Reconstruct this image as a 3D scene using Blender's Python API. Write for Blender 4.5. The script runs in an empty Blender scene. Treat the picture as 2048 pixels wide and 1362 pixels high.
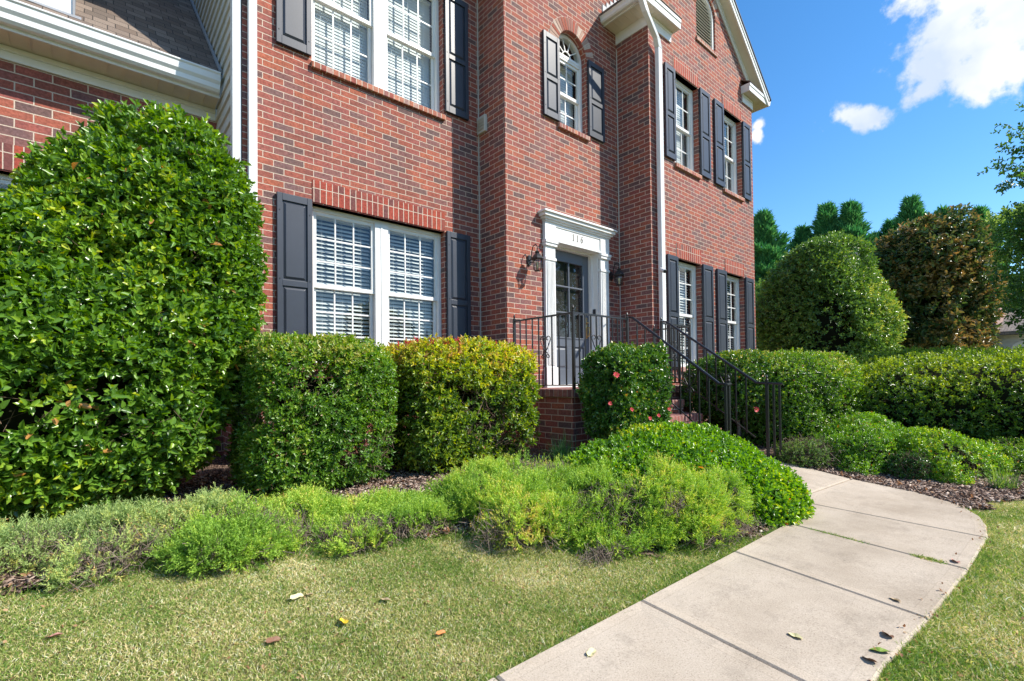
import bpy, math, random
import numpy as np
from mathutils import Vector, Matrix, Euler
from mathutils.geometry import tessellate_polygon

S = bpy.context.scene
COL = S.collection
R = math.radians
PI = math.pi

# ------------------------------------------------------------------ camera
cam_d = bpy.data.cameras.new('camera'); cam = bpy.data.objects.new('camera', cam_d); COL.objects.link(cam)
YAW, PIT, ROL = R(-40.943), R(-0.9447), R(-0.6465)
def _rot(yaw, pitch, roll):
    cy, sy, cp, sp, cr, sr = math.cos(yaw), math.sin(yaw), math.cos(pitch), math.sin(pitch), math.cos(roll), math.sin(roll)
    Ry = np.array([[cy,0,sy],[0,1,0],[-sy,0,cy]]); Rx = np.array([[1,0,0],[0,cp,-sp],[0,sp,cp]]); Rz = np.array([[cr,-sr,0],[sr,cr,0],[0,0,1]])
    return Rz @ Rx @ Ry
_M = _rot(YAW, PIT, ROL)
def _w(v): return (v[0], v[2], -v[1])
right, down, fwd = _w(_M[0]), _w(_M[1]), _w(_M[2])
mw = Matrix(((right[0], -down[0], -fwd[0], 0), (right[1], -down[1], -fwd[1], 0), (right[2], -down[2], -fwd[2], 0), (0,0,0,1)))
cam.matrix_world = mw
cam_d.sensor_width = 36.0; cam_d.lens = 969.3/2048*36; cam_d.shift_y = (742.26-681)/2048
cam_d.clip_start = 0.05; cam_d.clip_end = 2000
S.camera = cam

# ------------------------------------------------------------------ light
SUN_DIR = Vector((0.62, -0.78, 0.93)).normalized()
EL = math.asin(SUN_DIR.z); AZ = math.atan2(SUN_DIR.x, SUN_DIR.y)
sun_d = bpy.data.lights.new('sun', 'SUN'); sun_d.energy = 4.1; sun_d.angle = R(0.53); sun_d.color = (1.0, 0.94, 0.84)
sun = bpy.data.objects.new('sun', sun_d); COL.objects.link(sun)
sun.rotation_euler = SUN_DIR.to_track_quat('Z', 'Y').to_euler(); sun.location = (20, -25, 30)

W = bpy.data.worlds.new('World'); S.world = W; W.use_nodes = True
def world_nodes():
    nt = W.node_tree; N = nt.nodes; L = nt.links; N.clear()
    out = N.new('ShaderNodeOutputWorld')
    sky = N.new('ShaderNodeTexSky'); sky.sky_type = 'NISHITA'; sky.sun_disc = False
    sky.sun_elevation = EL; sky.sun_rotation = AZ; sky.air_density = 1.0; sky.dust_density = 0.05; sky.ozone_density = 2.6; sky.altitude = 200
    hs = N.new('ShaderNodeHueSaturation'); hs.inputs['Saturation'].default_value = 1.27; hs.inputs['Value'].default_value = .86; hs.inputs['Hue'].default_value = .499
    L.new(sky.outputs[0], hs.inputs['Color'])
    bg = N.new('ShaderNodeBackground'); bg.inputs[1].default_value = 0.15; L.new(hs.outputs[0], bg.inputs[0])
    tc = N.new('ShaderNodeTexCoord'); nrm = N.new('ShaderNodeVectorMath'); nrm.operation = 'NORMALIZE'; L.new(tc.outputs['Generated'], nrm.inputs[0])
    d = nrm.outputs[0]
    nz = N.new('ShaderNodeTexNoise'); nz.inputs['Scale'].default_value = 17.0; nz.inputs['Detail'].default_value = 12; nz.inputs['Roughness'].default_value = 0.60; L.new(d, nz.inputs['Vector'])
    nz2 = N.new('ShaderNodeTexNoise'); nz2.inputs['Scale'].default_value = 3.4; nz2.inputs['Detail'].default_value = 4; L.new(d, nz2.inputs['Vector'])
    def m(op, a, b=None, c=None, clamp=False):
        n = N.new('ShaderNodeMath'); n.operation = op; n.use_clamp = clamp
        for i, v in enumerate((a, b, c)):
            if v is None: continue
            if isinstance(v, (int, float)): n.inputs[i].default_value = v
            else: L.new(v, n.inputs[i])
        return n.outputs[0]
    def dot(vec):
        n = N.new('ShaderNodeVectorMath'); n.operation = 'DOT_PRODUCT'; L.new(d, n.inputs[0]); n.inputs[1].default_value = vec; return n.outputs['Value']
    field = None
    # cloud lobes: centre direction, radius sideways, radius upwards (radians), tilt
    for c, rx, ry, ti in CLOUDS:
        c = Vector(c).normalized(); r = Vector((0,0,1)).cross(c).normalized()*-1; u = r.cross(c).normalized()
        if u.z < 0: u = -u
        r2 = r*math.cos(ti)+u*math.sin(ti); u2 = u*math.cos(ti)-r*math.sin(ti)
        x = m('DIVIDE', dot(r2), rx); y = m('DIVIDE', dot(u2), ry)
        q = m('SQRT', m('ADD', m('MULTIPLY', x, x), m('MULTIPLY', y, y)))
        f = m('SUBTRACT', 1.0, q)
        fr = m('GREATER_THAN', dot(c), 0.3); f = m('SUBTRACT', m('MULTIPLY', m('ADD', f, 9.0), fr), 9.0)
        field = f if field is None else m('MAXIMUM', field, f)
    n1 = m('SUBTRACT', nz.outputs[0], 0.5)
    f = m('ADD', field, m('MULTIPLY', n1, 3.0))
    mr = N.new('ShaderNodeMapRange'); mr.interpolation_type = 'SMOOTHSTEP'; mr.inputs[1].default_value = -0.02; mr.inputs[2].default_value = 0.60; L.new(f, mr.inputs[0])
    # scattered clouds over the rest of the sky, behind the viewer
    sep = N.new('ShaderNodeSeparateXYZ'); L.new(d, sep.inputs[0])
    back = m('MULTIPLY', m('SUBTRACT', -0.1, sep.outputs[1]), 3.0, clamp=True)
    g = N.new('ShaderNodeMapRange'); g.interpolation_type = 'SMOOTHSTEP'; g.inputs[1].default_value = 0.5; g.inputs[2].default_value = 0.66; L.new(nz2.outputs[0], g.inputs[0])
    mask = m('MAXIMUM', mr.outputs[0], m('MULTIPLY', back, g.outputs[0]))
    # soft grey-blue body shading inside the clouds
    rp = N.new('ShaderNodeValToRGB'); rp.color_ramp.elements[0].position = 0.36; rp.color_ramp.elements[0].color = (0.60, 0.70, 0.88, 1)
    rp.color_ramp.elements[1].position = 0.56; rp.color_ramp.elements[1].color = (1.0, 1.0, 1.0, 1)
    nz3 = N.new('ShaderNodeTexNoise'); nz3.inputs['Scale'].default_value = 6.0; nz3.inputs['Detail'].default_value = 5; L.new(d, nz3.inputs['Vector'])
    L.new(nz3.outputs[0], rp.inputs[0])
    cb = N.new('ShaderNodeBackground'); cb.inputs[1].default_value = 0.66; L.new(rp.outputs[0], cb.inputs[0])
    mx = N.new('ShaderNodeMixShader'); L.new(mask, mx.inputs[0]); L.new(bg.outputs[0], mx.inputs[1]); L.new(cb.outputs[0], mx.inputs[2])
    L.new(mx.outputs[0], out.inputs[0])
CLOUDS = [((0.8850,0.108,0.455), 0.075, 0.060, 0.15), ((0.8788,0.0981,0.4669), 0.075, 0.070, 0.0), ((0.895,0.035,0.455), 0.115, 0.085, 0.2),
          ((0.862,0.07,0.50), 0.10, 0.06, 0.0), ((0.9048,0.1294,0.4056), 0.03, 0.022, 0.0), ((0.915,0.03,0.40), 0.07, 0.045, 0.25),
          ((0.8930,0.2100,0.3965), 0.042, 0.020, -0.12), ((0.8905,0.2205,0.404), 0.026, 0.024, 0.0), ((0.897,0.206,0.388), 0.022, 0.016, -0.3),
          ((0.8424,0.3359,0.4213), 0.018, 0.012, 0.3), ((0.8465,0.340,0.408), 0.012, 0.02, 0.0), ((0.9719,0.0952,0.2152), 0.016, 0.014, 0.0)]
world_nodes()
S.view_settings.view_transform = 'Standard'; S.view_settings.look = 'None'; S.view_settings.gamma = 1.0; S.view_settings.exposure = 0.84

# ------------------------------------------------------------------ materials
MATS = {}
def mat(name, col=(.5,.5,.5), rough=.6, spec=.5, metal=0.0, coat=0.0):
    m = bpy.data.materials.new(name); m.use_nodes = True; b = m.node_tree.nodes['Principled BSDF']
    b.inputs['Base Color'].default_value = (*col, 1); b.inputs['Roughness'].default_value = rough
    b.inputs['Specular IOR Level'].default_value = spec; b.inputs['Metallic'].default_value = metal; b.inputs['Coat Weight'].default_value = coat
    MATS[name] = m; return m
def nodes(m): return m.node_tree.nodes, m.node_tree.links, m.node_tree.nodes['Principled BSDF']
def noise(N, L, vec, scale, detail=4, rough=.55):
    n = N.new('ShaderNodeTexNoise'); n.inputs['Scale'].default_value = scale; n.inputs['Detail'].default_value = detail; n.inputs['Roughness'].default_value = rough
    if vec is not None: L.new(vec, n.inputs['Vector'])
    return n
def ramp(N, L, fac, stops, interp='LINEAR'):
    r = N.new('ShaderNodeValToRGB'); cr = r.color_ramp; cr.interpolation = interp
    while len(cr.elements) < len(stops): cr.elements.new(1.0)
    for e, (p, c) in zip(cr.elements, stops): e.position = p; e.color = (*c, 1)
    if fac is not None: L.new(fac, r.inputs[0])
    return r
def mixc(N, L, a, b, fac, mode='MIX'):
    n = N.new('ShaderNodeMix'); n.data_type = 'RGBA'; n.blend_type = mode
    if isinstance(fac, float): n.inputs[0].default_value = fac
    else: L.new(fac, n.inputs[0])
    for i, v in ((6, a), (7, b)):
        if isinstance(v, tuple): n.inputs[i].default_value = (*v, 1)
        else: L.new(v, n.inputs[i])
    return n.outputs[2]
def bump(N, L, b, h, strength=.3, dist=.01):
    n = N.new('ShaderNodeBump'); n.inputs['Strength'].default_value = strength; n.inputs['Distance'].default_value = dist; L.new(h, n.inputs['Height']); L.new(n.outputs[0], b.inputs['Normal']); return n

def brick_mat(name, bw=.2032, bh=.0677, mortar=.0050, pal=None, offs=.5, mcol=(.60,.48,.385), seed=0.0):
    m = mat(name, rough=.85, spec=.25); N, L, b = nodes(m)
    uv = N.new('ShaderNodeTexCoord')
    wn = noise(N, L, uv.outputs['UV'], 9.0, 3); wob = N.new('ShaderNodeVectorMath'); wob.operation = 'MULTIPLY_ADD'
    wob.inputs[1].default_value = (.006,.005,0); L.new(wn.outputs['Color'], wob.inputs[0]); L.new(uv.outputs['UV'], wob.inputs[2])
    ad = N.new('ShaderNodeVectorMath'); ad.operation = 'ADD'; ad.inputs[1].default_value = (seed, seed*.0677*3, 0); L.new(wob.outputs[0], ad.inputs[0])
    t = N.new('ShaderNodeTexBrick'); t.offset = offs; t.inputs['Scale'].default_value = 1.0; t.inputs['Brick Width'].default_value = bw; t.inputs['Row Height'].default_value = bh
    t.inputs['Mortar Size'].default_value = mortar; t.inputs['Mortar Smooth'].default_value = .25; t.inputs['Bias'].default_value = 0
    t.inputs['Color1'].default_value = (0,0,0,1); t.inputs['Color2'].default_value = (1,1,1,1); t.inputs['Mortar'].default_value = (.5,.5,.5,1); L.new(ad.outputs[0], t.inputs['Vector'])
    pal = pal or [(0,(.150,.088,.080)), (.07,(.250,.084,.062)), (.22,(.305,.092,.064)), (.38,(.265,.092,.074)), (.50,(.335,.104,.068)), (.62,(.215,.098,.086)), (.72,(.295,.093,.075)), (.83,(.215,.098,.088)), (.90,(.34,.105,.062)), (.96,(.185,.100,.092))]
    c = ramp(N, L, t.outputs['Color'], pal, 'CONSTANT')
    n1 = noise(N, L, uv.outputs['UV'], 38.0, 5, .7); r1 = ramp(N, L, n1.outputs[0], [(.28,(.50,.50,.54)), (.5,(1,1,1)), (.72,(1.45,1.5,1.6))])
    c2 = mixc(N, L, c.outputs[0], r1.outputs[0], .9, 'MULTIPLY')
    n3 = noise(N, L, uv.outputs['UV'], 7.0, 3, .6); r3 = ramp(N, L, n3.outputs[0], [(.35,(.82,.86,.92)), (.65,(1.12,1.05,1.0))])
    c2 = mixc(N, L, c2, r3.outputs[0], .8, 'MULTIPLY')
    mp4 = N.new('ShaderNodeMapping'); mp4.inputs['Scale'].default_value = (2.6,.35,1); L.new(uv.outputs['UV'], mp4.inputs[0]); n4 = noise(N, L, mp4.outputs[0], 1.0, 5, .6); r4 = ramp(N, L, n4.outputs[0], [(.3,(.84,.82,.80)), (.5,(1,1,1)), (.7,(1.06,1.05,1.06))])
    c2 = mixc(N, L, c2, r4.outputs[0], 1.0, 'MULTIPLY')
    n2 = noise(N, L, uv.outputs['UV'], 90.0, 3, .6); r2 = ramp(N, L, n2.outputs[0], [(.3,tuple(x*.78 for x in mcol)), (.7,tuple(x*1.12 for x in mcol))])
    c3 = mixc(N, L, c2, r2.outputs[0], t.outputs['Fac']); L.new(c3, b.inputs['Base Color'])
    mm = N.new('ShaderNodeMath'); mm.operation = 'MULTIPLY_ADD'; mm.inputs[1].default_value = -1.0; L.new(t.outputs['Fac'], mm.inputs[0])
    sc = N.new('ShaderNodeMath'); sc.operation = 'MULTIPLY'; sc.inputs[1].default_value = .6; L.new(n1.outputs[0], sc.inputs[0]); L.new(sc.outputs[0], mm.inputs[2])
    bump(N, L, b, mm.outputs[0], .9, .006)
    return m
brick_mat('brick'); brick_mat('brick_b', seed=3.7); brick_mat('brick_c', seed=8.3)
brick_mat('brick_big', bw=.254, bh=.0846, seed=1.3, mortar=.006)
red = [(0,(.30,.060,.040)), (.2,(.24,.055,.042)), (.4,(.36,.075,.045)), (.6,(.17,.062,.055)), (.7,(.33,.066,.042)), (.9,(.27,.075,.055))]
brick_mat('brick_upright', bw=.0677, bh=.2032*1.3, offs=0.0, pal=red, mortar=.0055)
brick_mat('brick_sill', bw=.0677, bh=.22, offs=0.0, pal=[(0,(.34,.13,.09)),(.2,(.42,.16,.10)),(.4,(.30,.13,.11)),(.55,(.46,.20,.13)),(.75,(.30,.09,.07)),(.9,(.40,.24,.20))], mortar=.006)
brick_mat('brick_arch', bw=.0677, bh=.25, offs=0.0, pal=[(0,(.50,.36,.28)),(.3,(.36,.10,.07)),(.5,(.55,.42,.34)),(.75,(.30,.13,.11)),(.9,(.48,.34,.30))], mortar=.006)
brick_mat('brick_step', bw=.0677, bh=.2032, offs=0.0, pal=[(0,(.20,.085,.075)),(.25,(.28,.11,.09)),(.5,(.24,.10,.095)),(.75,(.32,.14,.11))], mortar=.005, mcol=(.45,.36,.31))

def dirty_paint(name, col, rough=.45, spec=.4, amt=.12):
    m = mat(name, col, rough, spec); N, L, b = nodes(m); tc = N.new('ShaderNodeTexCoord')
    n = noise(N, L, tc.outputs['Object'], 3.0, 6, .7); r = ramp(N, L, n.outputs[0], [(.3,tuple(x*(1-amt) for x in col)), (.65,col)]); L.new(r.outputs[0], b.inputs['Base Color'])
    n2 = noise(N, L, tc.outputs['Object'], 60, 3); bump(N, L, b, n2.outputs[0], .08, .002); return m
dirty_paint('white_paint', (.80,.80,.78), .4); dirty_paint('cream_soffit', (.74,.68,.56), .6, .3); dirty_paint('vinyl', (.62,.60,.54), .55, .3, .08)
dirty_paint('white_gutter', (.80,.81,.80), .3, .5, .10)
dirty_paint('shutter_paint', (.034,.042,.060), .42, .5, .2); dirty_paint('door_paint', (.105,.122,.150), .4, .5, .1)
mat('iron', (.012,.013,.015), .38, .6); mat('dark_metal', (.015,.015,.016), .4, .5); mat('brass', (.55,.40,.18), .3, .5, 1.0); mat('steel', (.5,.5,.5), .35, .5, .8)
mat('blind_slat', (.78,.79,.77), .5, .3); mat('unlit_dark', (.035,.033,.030), .9, .1); mat('flash_grey', (.28,.29,.31), .5, .4)  # the near-black one puts the dimness of unlit rooms into colour
mat('number_paint', (.22,.19,.15), .5); mat('bulb', (.9,.75,.45), .3); mat('plastic_white', (.75,.75,.74), .35); mat('plastic_dark', (.03,.03,.035), .3)
dirty_paint('vent_plastic', (.58,.56,.50), .6, .3)

m = mat('glass'); nt = m.node_tree; N = nt.nodes; L = nt.links; N.remove(N['Principled BSDF'])
g = N.new('ShaderNodeBsdfGlossy'); g.inputs['Roughness'].default_value = .012; g.inputs['Color'].default_value = (.93,.96,1,1)
tr = N.new('ShaderNodeBsdfTransparent'); tr.inputs['Color'].default_value = (.80,.84,.84,1); mx = N.new('ShaderNodeMixShader')
fr = N.new('ShaderNodeLayerWeight'); fr.inputs['Blend'].default_value = .5; pw = N.new('ShaderNodeMath'); pw.operation = 'POWER'; pw.inputs[1].default_value = 4.0; L.new(fr.outputs['Facing'], pw.inputs[0]); ma = N.new('ShaderNodeMath'); ma.operation = 'MULTIPLY_ADD'; ma.inputs[1].default_value = .8; ma.inputs[2].default_value = .055; ma.use_clamp = True
L.new(pw.outputs[0], ma.inputs[0]); L.new(ma.outputs[0], mx.inputs[0]); L.new(tr.outputs[0], mx.inputs[1]); L.new(g.outputs[0], mx.inputs[2])
tcn = N.new('ShaderNodeTexCoord'); gn = noise(N, L, tcn.outputs['Object'], 2.2, 2); gb = N.new('ShaderNodeBump'); gb.inputs['Strength'].default_value = .12; gb.inputs['Distance'].default_value = .02; L.new(gn.outputs[0], gb.inputs['Height']); L.new(gb.outputs[0], g.inputs['Normal'])
L.new(mx.outputs[0], N['Material Output'].inputs[0])

def shingle(name, cols):
    m = mat(name, rough=.9, spec=.15); N, L, b = nodes(m); tc = N.new('ShaderNodeTexCoord')
    t = N.new('ShaderNodeTexBrick'); t.offset = .37; t.inputs['Scale'].default_value = 1; t.inputs['Brick Width'].default_value = .17; t.inputs['Row Height'].default_value = .10
    t.inputs['Mortar Size'].default_value = .004; t.inputs['Mortar Smooth'].default_value = .4; t.inputs['Color1'].default_value = (0,0,0,1); t.inputs['Color2'].default_value = (1,1,1,1); t.inputs['Mortar'].default_value = (0,0,0,1); L.new(tc.outputs['UV'], t.inputs['Vector'])
    c = ramp(N, L, t.outputs['Color'], [(i/len(cols), k) for i, k in enumerate(cols)], 'CONSTANT')
    n = noise(N, L, tc.outputs['UV'], 120, 3); r = ramp(N, L, n.outputs[0], [(.3,(.65,.65,.65)), (.7,(1.2,1.2,1.2))]); c2 = mixc(N, L, c.outputs[0], r.outputs[0], 1.0, 'MULTIPLY')
    c3 = mixc(N, L, c2, (.05,.045,.042), t.outputs['Fac']); L.new(c3, b.inputs['Base Color']); 
    s = N.new('ShaderNodeMath'); s.operation = 'MULTIPLY'; s.inputs[1].default_value = -1; L.new(t.outputs['Fac'], s.inputs[0]); bump(N, L, b, s.outputs[0], .8, .008)
shingle('shingles', [(.165,.125,.10),(.205,.16,.13),(.145,.115,.095),(.235,.185,.15),(.18,.14,.115)])
shingle('shingles_grey', [(.20,.18,.17),(.24,.22,.20),(.18,.165,.155)])

def leaf_mat(name, stops, rough=.35, trans=.35, spec=.5, tcol=None):
    m = mat(name, rough=rough, spec=spec); N, L, b = nodes(m); a = N.new('ShaderNodeAttribute'); a.attribute_name = 'rnd'
    r = ramp(N, L, a.outputs['Fac'], stops); L.new(r.outputs[0], b.inputs['Base Color'])
    t = N.new('ShaderNodeBsdfTranslucent'); hs = N.new('ShaderNodeHueSaturation'); hs.inputs['Hue'].default_value = .485; hs.inputs['Saturation'].default_value = 1.15; hs.inputs['Value'].default_value = 1.9
    L.new(r.outputs[0], hs.inputs['Color']); L.new(hs.outputs[0], t.inputs[0])
    mx = N.new('ShaderNodeMixShader'); mx.inputs[0].default_value = trans; L.new(b.outputs[0], mx.inputs[1]); L.new(t.outputs[0], mx.inputs[2]); L.new(mx.outputs[0], N['Material Output'].inputs[0])
    return m
leaf_mat('holly_leaf', [(0,(0.049,0.118,0.019)),(.35,(0.091,0.206,0.025)),(.7,(0.160,0.304,0.032)),(.9,(0.296,0.431,0.038)),(.97,(0.455,0.510,0.047)),(1,(0.501,0.255,0.079))], .30, .28, .6)
leaf_mat('hedge_leaf', [(0,(.050,.125,.022)),(.4,(.095,.215,.028)),(.75,(.170,.320,.034)),(.92,(.30,.42,.05)),(.97,(.36,.36,.09)),(1,(.32,.17,.09))], .34, .32, .6)
leaf_mat('yellow_leaf', [(0,(.060,.130,.022)),(.25,(.120,.220,.028)),(.5,(.26,.36,.038)),(.72,(.46,.50,.055)),(.88,(.60,.52,.08)),(.95,(.50,.34,.10)),(1,(.34,.18,.09))], .38, .34, .5)
leaf_mat('camellia_leaf', [(0,(0.037,0.103,0.020)),(.5,(0.068,0.174,0.027)),(.85,(0.132,0.268,0.034)),(.96,(0.369,0.408,0.051)),(1,(0.528,0.255,0.068))], .26, .2, .7)
leaf_mat('laurel_leaf', [(0,(0.066,0.171,0.022)),(.4,(0.121,0.286,0.028)),(.8,(0.221,0.409,0.037)),(.96,(0.420,0.533,0.046)),(1,(0.707,0.305,0.061))], .33, .32, .6)
leaf_mat('dark_hedge_leaf', [(0,(0.040,0.095,0.018)),(.5,(0.079,0.168,0.024)),(.85,(0.189,0.315,0.033)),(1,(0.376,0.457,0.046))], .36, .28, .5)
leaf_mat('juniper_needle', [(0,(0.117,0.218,0.037)),(.35,(0.220,0.389,0.058)),(.7,(0.364,0.531,0.076)),(.9,(0.582,0.671,0.102)),(1,(0.717,0.543,0.153))], .55, .25, .3)
leaf_mat('juniper_blue', [(0,(0.127,0.206,0.071)),(.35,(0.254,0.367,0.123)),(.7,(0.420,0.516,0.180)),(.9,(0.558,0.596,0.151)),(1,(0.711,0.459,0.188))], .6, .25, .25)
leaf_mat('grass_blade', [(0,(0.097,0.202,0.038)),(.30,(0.188,0.307,0.057)),(.50,(0.334,0.404,0.105)),(.66,(0.591,0.526,0.228)),(.84,(0.800,0.667,0.399)),(1,(0.800,0.800,0.590))], .6, .3, .3)
leaf_mat('magnolia_leaf', [(0,(.040,.085,.028)),(.42,(.085,.150,.040)),(.55,(.19,.19,.060)),(.75,(.32,.22,.075)),(.92,(.42,.27,.10)),(1,(.20,.24,.08))], .34, .2, .5)
leaf_mat('cypress_leaf', [(0,(0.045,0.159,0.061)),(.5,(0.083,0.268,0.096)),(1,(0.192,0.446,0.126))], .6, .2, .3)
leaf_mat('tree_leaf', [(0,(0.036,0.102,0.031)),(.5,(0.075,0.179,0.042)),(.9,(0.166,0.317,0.058)),(1,(0.287,0.423,0.077))], .4, .3, .4)
leaf_mat('light_leaf', [(0,(0.060,0.135,0.036)),(.5,(0.128,0.232,0.051)),(1,(0.255,0.360,0.090))], .45, .35, .4)
leaf_mat('grey_holly_leaf', [(0,(0.061,0.135,0.034)),(.5,(0.122,0.242,0.049)),(.85,(0.229,0.383,0.068)),(1,(0.490,0.531,0.114))], .3, .2, .6)
leaf_mat('dead_leaf', [(0,(0.220,0.110,0.055)),(.5,(0.352,0.198,0.099)),(1,(0.462,0.308,0.176))], .7, .2, .2)
leaf_mat('liriope_leaf', [(0,(0.024,0.088,0.029)),(.6,(0.048,0.144,0.045)),(1,(0.128,0.256,0.064))], .35, .2, .5)
leaf_mat('mulch_chip', [(0,(.06,.036,.026)),(.35,(.16,.105,.080)),(.65,(.30,.215,.170)),(.9,(.46,.36,.29)),(1,(.60,.50,.42))], .9, .0, .1)
leaf_mat('petal', [(0,(.55,.03,.05)),(1,(.80,.10,.12))], .5, .2, .3); mat('stamen', (.75,.50,.05), .6)
def bark(name, a, bcol, sc=30):
    m = mat(name, rough=.9, spec=.1); N, L, b = nodes(m); tc = N.new('ShaderNodeTexCoord'); n = noise(N, L, tc.outputs['Object'], sc, 5, .7); r = ramp(N, L, n.outputs[0], [(.3,a),(.7,bcol)]); L.new(r.outputs[0], b.inputs['Base Color']); bump(N, L, b, n.outputs[0], .5, .01)
bark('twig', (.10,.065,.045), (.26,.19,.14)); bark('bark', (.06,.045,.035), (.16,.12,.09)); bark('dead_twig', (.12,.09,.075), (.34,.27,.22))
mat('shade_core', (.020,.022,.012), 1.0, .0)  # near-black: shade inside shrubs and crowns put into the colour
for nm, col in (('leaf_yellow',(.75,.52,.04)),('leaf_orange',(.55,.20,.06)),('leaf_tan',(.48,.36,.22)),('leaf_brown',(.20,.10,.06)),('leaf_cream',(.68,.62,.34)),('leaf_green',(.22,.32,.05)),('leaf_pink',(.50,.25,.20))): mat(nm, col, .55, .3)

m = mat('lawn_soil', rough=1, spec=.05); N, L, b = nodes(m); tc = N.new('ShaderNodeTexCoord')
n1 = noise(N, L, tc.outputs['Object'], 2.2, 5, .65); n2 = noise(N, L, tc.outputs['Object'], 55, 5, .8)
r1 = ramp(N, L, n1.outputs[0], [(.35,(.12,.15,.045)), (.6,(.27,.24,.12))]); r2 = ramp(N, L, n2.outputs[0], [(.3,(.45,.5,.4)), (.7,(1.35,1.3,1.2))]); L.new(mixc(N, L, r1.outputs[0], r2.outputs[0], 1.0, 'MULTIPLY'), b.inputs['Base Color']); bump(N, L, b, n2.outputs[0], .8, .03)
m = mat('mulch', rough=1, spec=.05); N, L, b = nodes(m); tc = N.new('ShaderNodeTexCoord')
v = N.new('ShaderNodeTexVoronoi'); v.inputs['Scale'].default_value = 75; mp = N.new('ShaderNodeMapping'); mp.inputs['Scale'].default_value = (1,.5,1); L.new(tc.outputs['Object'], mp.inputs[0]); L.new(mp.outputs[0], v.inputs['Vector'])
sp = N.new('ShaderNodeSeparateColor'); L.new(v.outputs['Color'], sp.inputs[0]); r = ramp(N, L, sp.outputs[0], [(0,(.045,.028,.020)),(.4,(.10,.065,.048)),(.75,(.19,.13,.10)),(1,(.32,.24,.19))]); L.new(r.outputs[0], b.inputs['Base Color']); bump(N, L, b, v.outputs['Distance'], .9, .02)
m = mat('concrete', rough=.9, spec=.2); N, L, b = nodes(m); tc = N.new('ShaderNodeTexCoord')
n1 = noise(N, L, tc.outputs['Object'], 1.6, 6, .65); n2 = noise(N, L, tc.outputs['Object'], 160, 4, .75); n3 = noise(N, L, tc.outputs['Object'], 6, 6, .75)
r1 = ramp(N, L, n1.outputs[0], [(.28,(.37,.305,.235)), (.5,(.475,.400,.318)), (.72,(.53,.455,.370))]); r2 = ramp(N, L, n2.outputs[0], [(.30,(.42,.40,.38)), (.45,(.93,.93,.93)), (.60,(1.03,1.03,1.03)), (.70,(1.4,1.4,1.4))])
r3 = ramp(N, L, n3.outputs[0], [(.30,(.80,.80,.80)), (.48,(1,1,1)), (.70,(1,1,1)), (.80,(1.06,.98,.88))])
c = mixc(N, L, r1.outputs[0], r2.outputs[0], .9, 'MULTIPLY'); c = mixc(N, L, c, r3.outputs[0], 1.0, 'MULTIPLY')
# tooled margins: smoother, slightly different bands along the slab edges, from the 'edge' attribute
at = N.new('ShaderNodeAttribute'); at.attribute_name = 'edge'; re = ramp(N, L, at.outputs['Fac'], [(0,(1.05,1.04,1.02)),(.80,(1.05,1.04,1.02)),(.86,(.72,.71,.70)),(.93,(1,1,1)),(1,(1,1,1))])
c = mixc(N, L, c, re.outputs[0], .45, 'MULTIPLY'); L.new(c, b.inputs['Base Color']); bump(N, L, b, n2.outputs[0], .35, .003)
dirty_paint('far_brick', (.42,.29,.25), .9, .1, .2); dirty_paint('far_stucco', (.66,.58,.44), .9, .1); dirty_paint('far_white', (.66,.67,.66), .6, .2); mat('far_glass', (.03,.045,.06), .08, .8); mat('far_shutter', (.03,.035,.05), .5)

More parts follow.
